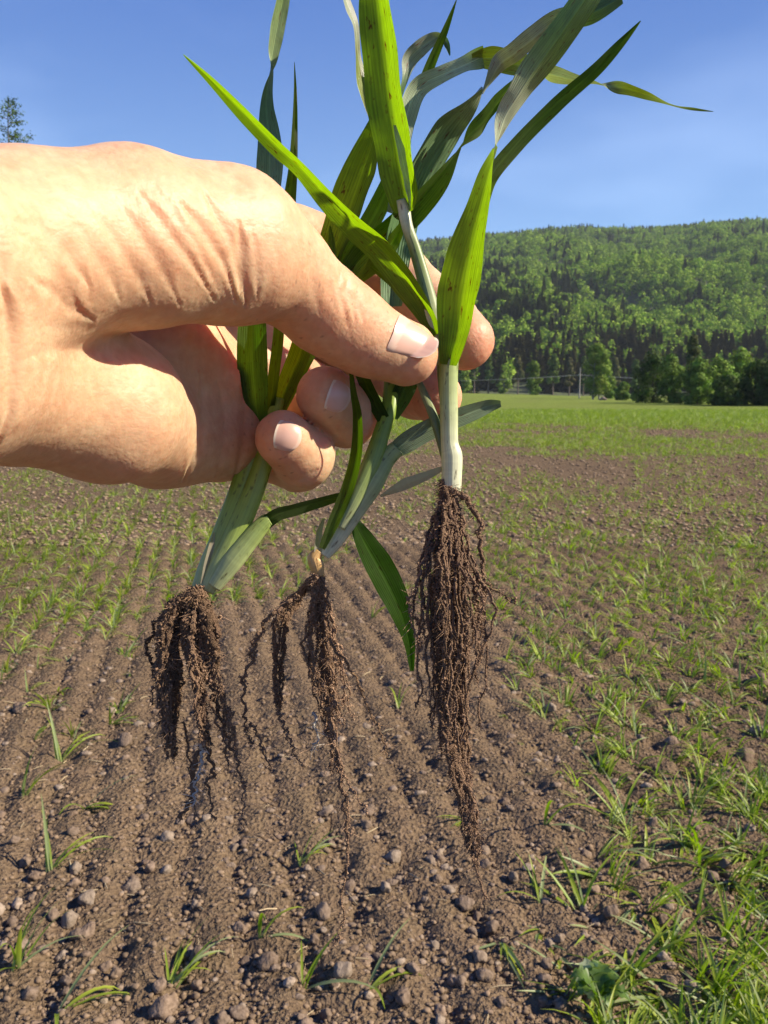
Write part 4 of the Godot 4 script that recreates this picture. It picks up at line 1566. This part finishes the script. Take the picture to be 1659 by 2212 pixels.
	# blades that fan out above the thumb
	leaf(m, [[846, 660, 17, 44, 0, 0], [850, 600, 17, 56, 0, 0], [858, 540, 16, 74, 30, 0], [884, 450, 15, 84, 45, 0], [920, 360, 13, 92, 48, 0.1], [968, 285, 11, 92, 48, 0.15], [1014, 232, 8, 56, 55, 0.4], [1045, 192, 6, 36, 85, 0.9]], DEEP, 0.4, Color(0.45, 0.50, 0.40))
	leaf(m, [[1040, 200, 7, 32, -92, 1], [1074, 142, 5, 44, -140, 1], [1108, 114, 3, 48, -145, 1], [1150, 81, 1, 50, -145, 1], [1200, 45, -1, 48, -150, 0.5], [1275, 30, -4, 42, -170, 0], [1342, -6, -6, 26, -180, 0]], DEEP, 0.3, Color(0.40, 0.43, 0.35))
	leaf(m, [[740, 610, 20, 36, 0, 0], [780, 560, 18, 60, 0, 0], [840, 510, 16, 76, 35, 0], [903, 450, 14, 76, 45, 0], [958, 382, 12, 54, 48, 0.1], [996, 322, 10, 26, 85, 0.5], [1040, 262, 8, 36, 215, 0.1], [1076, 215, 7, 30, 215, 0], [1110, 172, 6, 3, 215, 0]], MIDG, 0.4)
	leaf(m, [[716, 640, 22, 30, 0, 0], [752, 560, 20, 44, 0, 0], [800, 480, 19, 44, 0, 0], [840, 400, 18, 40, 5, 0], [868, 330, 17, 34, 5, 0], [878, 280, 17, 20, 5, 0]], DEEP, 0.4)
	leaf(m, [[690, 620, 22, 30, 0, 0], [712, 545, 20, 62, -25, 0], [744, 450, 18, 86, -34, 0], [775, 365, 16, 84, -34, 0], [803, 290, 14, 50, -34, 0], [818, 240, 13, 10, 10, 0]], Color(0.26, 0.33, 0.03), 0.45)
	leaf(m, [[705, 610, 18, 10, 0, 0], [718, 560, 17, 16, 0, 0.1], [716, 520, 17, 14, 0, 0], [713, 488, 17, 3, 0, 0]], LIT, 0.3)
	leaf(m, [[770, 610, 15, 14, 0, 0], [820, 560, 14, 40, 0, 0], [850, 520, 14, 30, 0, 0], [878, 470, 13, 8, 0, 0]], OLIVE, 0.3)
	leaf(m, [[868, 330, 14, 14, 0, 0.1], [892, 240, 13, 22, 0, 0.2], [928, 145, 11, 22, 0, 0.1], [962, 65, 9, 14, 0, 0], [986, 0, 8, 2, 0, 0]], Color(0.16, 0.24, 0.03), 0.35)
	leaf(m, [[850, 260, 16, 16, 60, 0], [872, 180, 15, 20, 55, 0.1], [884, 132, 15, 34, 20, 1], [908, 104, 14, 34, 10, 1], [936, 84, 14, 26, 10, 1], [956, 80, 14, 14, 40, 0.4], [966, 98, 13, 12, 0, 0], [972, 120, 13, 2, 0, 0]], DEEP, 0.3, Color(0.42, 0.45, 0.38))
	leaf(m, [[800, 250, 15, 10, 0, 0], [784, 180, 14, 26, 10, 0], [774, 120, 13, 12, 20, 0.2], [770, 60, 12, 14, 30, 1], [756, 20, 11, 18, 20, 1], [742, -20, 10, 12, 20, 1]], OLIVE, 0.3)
	# roots
	crumbs = Mb.new()
	bundle(m, crumbs, 9, 7.0, [[686, 1242, 12], [690, 1300, 15], [702, 1390, 18], [712, 1490, 19], [716, 1600, 20], [722, 1650, 20]], 0.55, 0.22, 0.9, 1.25)
	bundle(m, crumbs, 6, 6.0, [[684, 1242, 12], [676, 1300, 12], [664, 1380, 13], [672, 1450, 14], [690, 1520, 15]], 0.5, 0.2, 0.9, 1.1)
	bundle(m, crumbs, 6, 9.0, [[690, 1244, 12], [706, 1310, 14], [722, 1400, 16], [738, 1480, 17], [742, 1560, 18]], 0.32, 0.12, 0.4, 1.5)
	bundle(m, crumbs, 5, 8.0, [[688, 1244, 14], [696, 1330, 20], [706, 1440, 22], [712, 1540, 22]], 0.7, 0.3, 1.2, 0.95)
	for k in 7:
		var o := rng.randf_range(-14, 14)
		root(m, crumbs, [[672, 1255, 13], [632 + o, 1300, 26 + o * 0.2], [606 + o, 1340, 26], [600 + o * 0.8, 1430, 26], [598 + o * 0.5, rng.randf_range(1480, 1560), 26]], 0.65, 0.3, 1.1, EARTH * rng.randf_range(0.85, 1.3))
	root(m, crumbs, [[715, 1500, 12], [720, 1600, 12], [738, 1690, 12], [748, 1780, 12], [745, 1880, 12], [735, 1990, 12], [728, 2040, 12]], 0.8, 0.12, 0.8, EARTH * 1.1, 1.3)
	root(m, crumbs, [[716, 1560, 12], [730, 1640, 11], [758, 1700, 11], [792, 1755, 10]], 0.4, 0.1, 0.4, EARTH * 1.4)
	root(m, crumbs, [[712, 1380, 10], [760, 1450, 9], [790, 1510, 9], [812, 1570, 9], [840, 1630, 9]], 0.42, 0.15, 0.25, Color(0.22, 0.14, 0.085))
	root(m, crumbs, [[560, 1370, 9], [545, 1420, 9], [527, 1500, 9], [535, 1570, 9], [545, 1610, 9]], 0.55, 0.15, 0.7, EARTH * 1.2, 1.4)
	root(m, crumbs, [[640, 1290, 9], [590, 1325, 8], [560, 1370, 9], [548, 1420, 9]], 0.6, 0.4, 0.8, EARTH * 1.1)
	root(m, crumbs, [[598, 1540, 9], [618, 1580, 9], [632, 1620, 9], [655, 1655, 9]], 0.4, 0.1, 0.4, EARTH * 1.2)
	root(m, crumbs, [[545, 1560, 9], [565, 1610, 9], [588, 1660, 9]], 0.4, 0.1, 0.4, EARTH * 1.2)
	root(m, crumbs, [[680, 1540, 8], [683, 1570, 7], [680, 1620, 7]], 0.45, 0.2, 0.0, Color(0.5, 0.44, 0.36))
	root(m, crumbs, [[725, 1640, 12], [745, 1720, 12], [760, 1800, 13]], 0.35, 0.1, 0.3, EARTH * 1.3)
	root(m, crumbs, [[708, 1420, 14], [725, 1500, 15], [735, 1560, 15]], 0.4, 0.1, 0.5, EARTH * 1.3)
	crumb_part(m, crumbs)

	# ---- left plant
	var l := thing("uprooted_seedling", "left-hand uprooted cereal seedling with thick green sheaths gripped by the little finger", "seedling", K(436, 1268, 13), "uprooted seedlings held in the hand")
	stem(l, [[430, 1274, 13, 34, 0.5, 0.45], [452, 1225, 13, 48, 0.5, 0.4], [486, 1150, 13, 52, 0.5, 0.15], [518, 1070, 13, 54, 0.5, 0.05], [540, 1000, 13, 52, 0.5, 0.0], [552, 930, 13, 44, 0.5, 0.0], [556, 880, 14, 34, 0.5, 0]], Color(0.30, 0.43, 0.04))
	stem(l, [[446, 1276, 12, 36, 0.5, 0.5], [478, 1215, 11.5, 46, 0.5, 0.3], [515, 1140, 11.5, 48, 0.5, 0.1], [548, 1060, 11.5, 46, 0.5, 0.05], [572, 985, 12, 42, 0.5, 0.0], [588, 915, 13, 36, 0.5, 0], [600, 860, 14, 30, 0.5, 0]], Color(0.33, 0.46, 0.05))
	stem(l, [[462, 1268, 11, 30, 0.5, 0.5], [500, 1215, 10.5, 46, 0.5, 0.35], [540, 1165, 10.5, 42, 0.5, 0.2], [570, 1130, 10.5, 34, 0.5, 0.1], [582, 1122, 10.5, 26, 0.5, 0.1]], Color(0.30, 0.42, 0.07), "side_shoot")
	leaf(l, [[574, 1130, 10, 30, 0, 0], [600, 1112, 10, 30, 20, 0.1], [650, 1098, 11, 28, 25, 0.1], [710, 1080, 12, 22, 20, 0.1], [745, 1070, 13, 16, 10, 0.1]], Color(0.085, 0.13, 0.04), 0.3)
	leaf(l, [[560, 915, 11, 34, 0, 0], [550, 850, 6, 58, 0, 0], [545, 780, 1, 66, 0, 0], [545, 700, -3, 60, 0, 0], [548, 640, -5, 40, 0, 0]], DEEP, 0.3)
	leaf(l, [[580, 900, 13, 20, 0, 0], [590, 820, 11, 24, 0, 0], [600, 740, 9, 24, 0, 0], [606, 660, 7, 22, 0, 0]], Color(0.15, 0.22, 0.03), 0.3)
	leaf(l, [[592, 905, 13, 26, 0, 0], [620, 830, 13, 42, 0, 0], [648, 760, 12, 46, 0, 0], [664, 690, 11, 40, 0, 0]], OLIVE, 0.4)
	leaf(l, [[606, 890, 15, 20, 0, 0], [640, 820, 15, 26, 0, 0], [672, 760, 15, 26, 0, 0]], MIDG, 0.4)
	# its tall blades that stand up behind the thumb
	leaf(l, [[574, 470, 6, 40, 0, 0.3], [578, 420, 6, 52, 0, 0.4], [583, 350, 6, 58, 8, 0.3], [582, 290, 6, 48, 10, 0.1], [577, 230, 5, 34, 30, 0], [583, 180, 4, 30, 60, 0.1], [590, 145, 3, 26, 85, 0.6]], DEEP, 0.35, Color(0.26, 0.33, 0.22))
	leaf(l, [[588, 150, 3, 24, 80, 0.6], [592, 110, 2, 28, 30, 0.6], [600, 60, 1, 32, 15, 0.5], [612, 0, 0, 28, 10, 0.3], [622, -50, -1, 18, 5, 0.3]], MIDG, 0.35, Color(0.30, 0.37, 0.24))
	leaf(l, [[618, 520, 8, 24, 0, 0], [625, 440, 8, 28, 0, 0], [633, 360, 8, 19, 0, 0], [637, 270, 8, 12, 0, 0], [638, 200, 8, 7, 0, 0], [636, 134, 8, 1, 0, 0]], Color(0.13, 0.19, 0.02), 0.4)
	leaf(l, [[440, 1262, 11, 14, 0, 1], [450, 1215, 11, 18, 20, 1], [458, 1175, 11, 12, 20, 1], [463, 1150, 11, 4, 20, 1]], EARTH, 0.3, Color(0.38, 0.33, 0.26), M.blade, "dried papery sheath")
	crumbs = Mb.new()
	bundle(l, crumbs, 12, 9.0, [[426, 1276, 12], [412, 1330, 6], [408, 1400, 4], [420, 1470, 2], [432, 1560, 2], [440, 1610, 2]], 0.8, 0.3, 1.3, 0.95)
	bundle(l, crumbs, 9, 8.0, [[418, 1278, 13], [392, 1320, 11], [378, 1400, 9], [384, 1480, 8], [372, 1560, 8], [370, 1620, 8]], 0.75, 0.25, 1.4, 0.85)
	bundle(l, crumbs, 7, 8.0, [[436, 1276, 12], [440, 1340, 6], [448, 1420, 4], [462, 1500, 3], [488, 1580, 3], [505, 1640, 3]], 0.5, 0.18, 0.9, 1.1)
	bundle(l, crumbs, 6, 9.0, [[412, 1290, 12], [366, 1340, 12], [346, 1410, 12], [352, 1480, 11], [362, 1540, 10]], 0.6, 0.2, 1.2, 0.85)
	bundle(l, crumbs, 4, 6.0, [[440, 1300, 6], [456, 1360, 4], [462, 1420, 4], [458, 1440, 4]], 1.1, 0.7, 1.6, 0.7)
	for k in 8:
		var o := rng.randf_range(-10, 10)
		root(l, crumbs, [[425, 1280, 3], [382 + o, 1300, 3], [358 + o, 1350, 3], [350 + o, 1440, 3], [356 + o, rng.randf_range(1500, 1580), 3], [370 + o * 0.5, 1610, 3]], 0.8, 0.3, 1.4, EARTH * rng.randf_range(0.7, 1.1))
	root(l, crumbs, [[425, 1540, 6], [440, 1590, 5], [418, 1650, 5], [412, 1720, 5], [385, 1770, 5]], 0.8, 0.5, 0.9, EARTH)
	root(l, crumbs, [[440, 1585, 4], [436, 1630, 4], [424, 1690, 4], [420, 1735, 4]], 0.5, 0.25, 0.0, Color(0.5, 0.45, 0.4))
	root(l, crumbs, [[440, 1600, 6], [462, 1660, 6], [448, 1700, 6], [466, 1770, 6]], 0.55, 0.2, 0.6, EARTH)
	root(l, crumbs, [[455, 1500, 5], [490, 1590, 5], [512, 1650, 5], [526, 1700, 5]], 0.6, 0.2, 0.6, EARTH)
	root(l, crumbs, [[526, 1690, 5], [524, 1740, 5], [520, 1790, 5]], 0.25, 0.08, 0.2, EARTH * 1.3)
	root(l, crumbs, [[395, 1560, 6], [408, 1630, 6], [414, 1700, 6], [420, 1790, 6]], 0.35, 0.1, 0.3, EARTH)
	root(l, crumbs, [[350, 1420, 4], [336, 1470, 4], [330, 1520, 4]], 0.35, 0.1, 0.4, EARTH)
	root(l, crumbs, [[430, 1310, 3], [460, 1330, 9], [478, 1332, 9]], 0.35, 0.12, 0.3, EARTH * 1.3)
	crumb_part(l, crumbs)

func _ready() -> void:
	noise.seed = 3
	noise.frequency = 0.05
	noise.fractal_octaves = 3
	fine.seed = 9
	fine.frequency = 0.05
	fine.fractal_octaves = 2
	rng.seed = 1
	make_camera_and_light()
	make_materials()
	make_ground()
	make_hill()
	make_forest()
	make_trees()
	make_pole_and_boulder()
	make_stones()
	make_seedlings()
	make_weed()
	hand_at = K(-120, 660, -40)
	make_hand()
	make_plants()
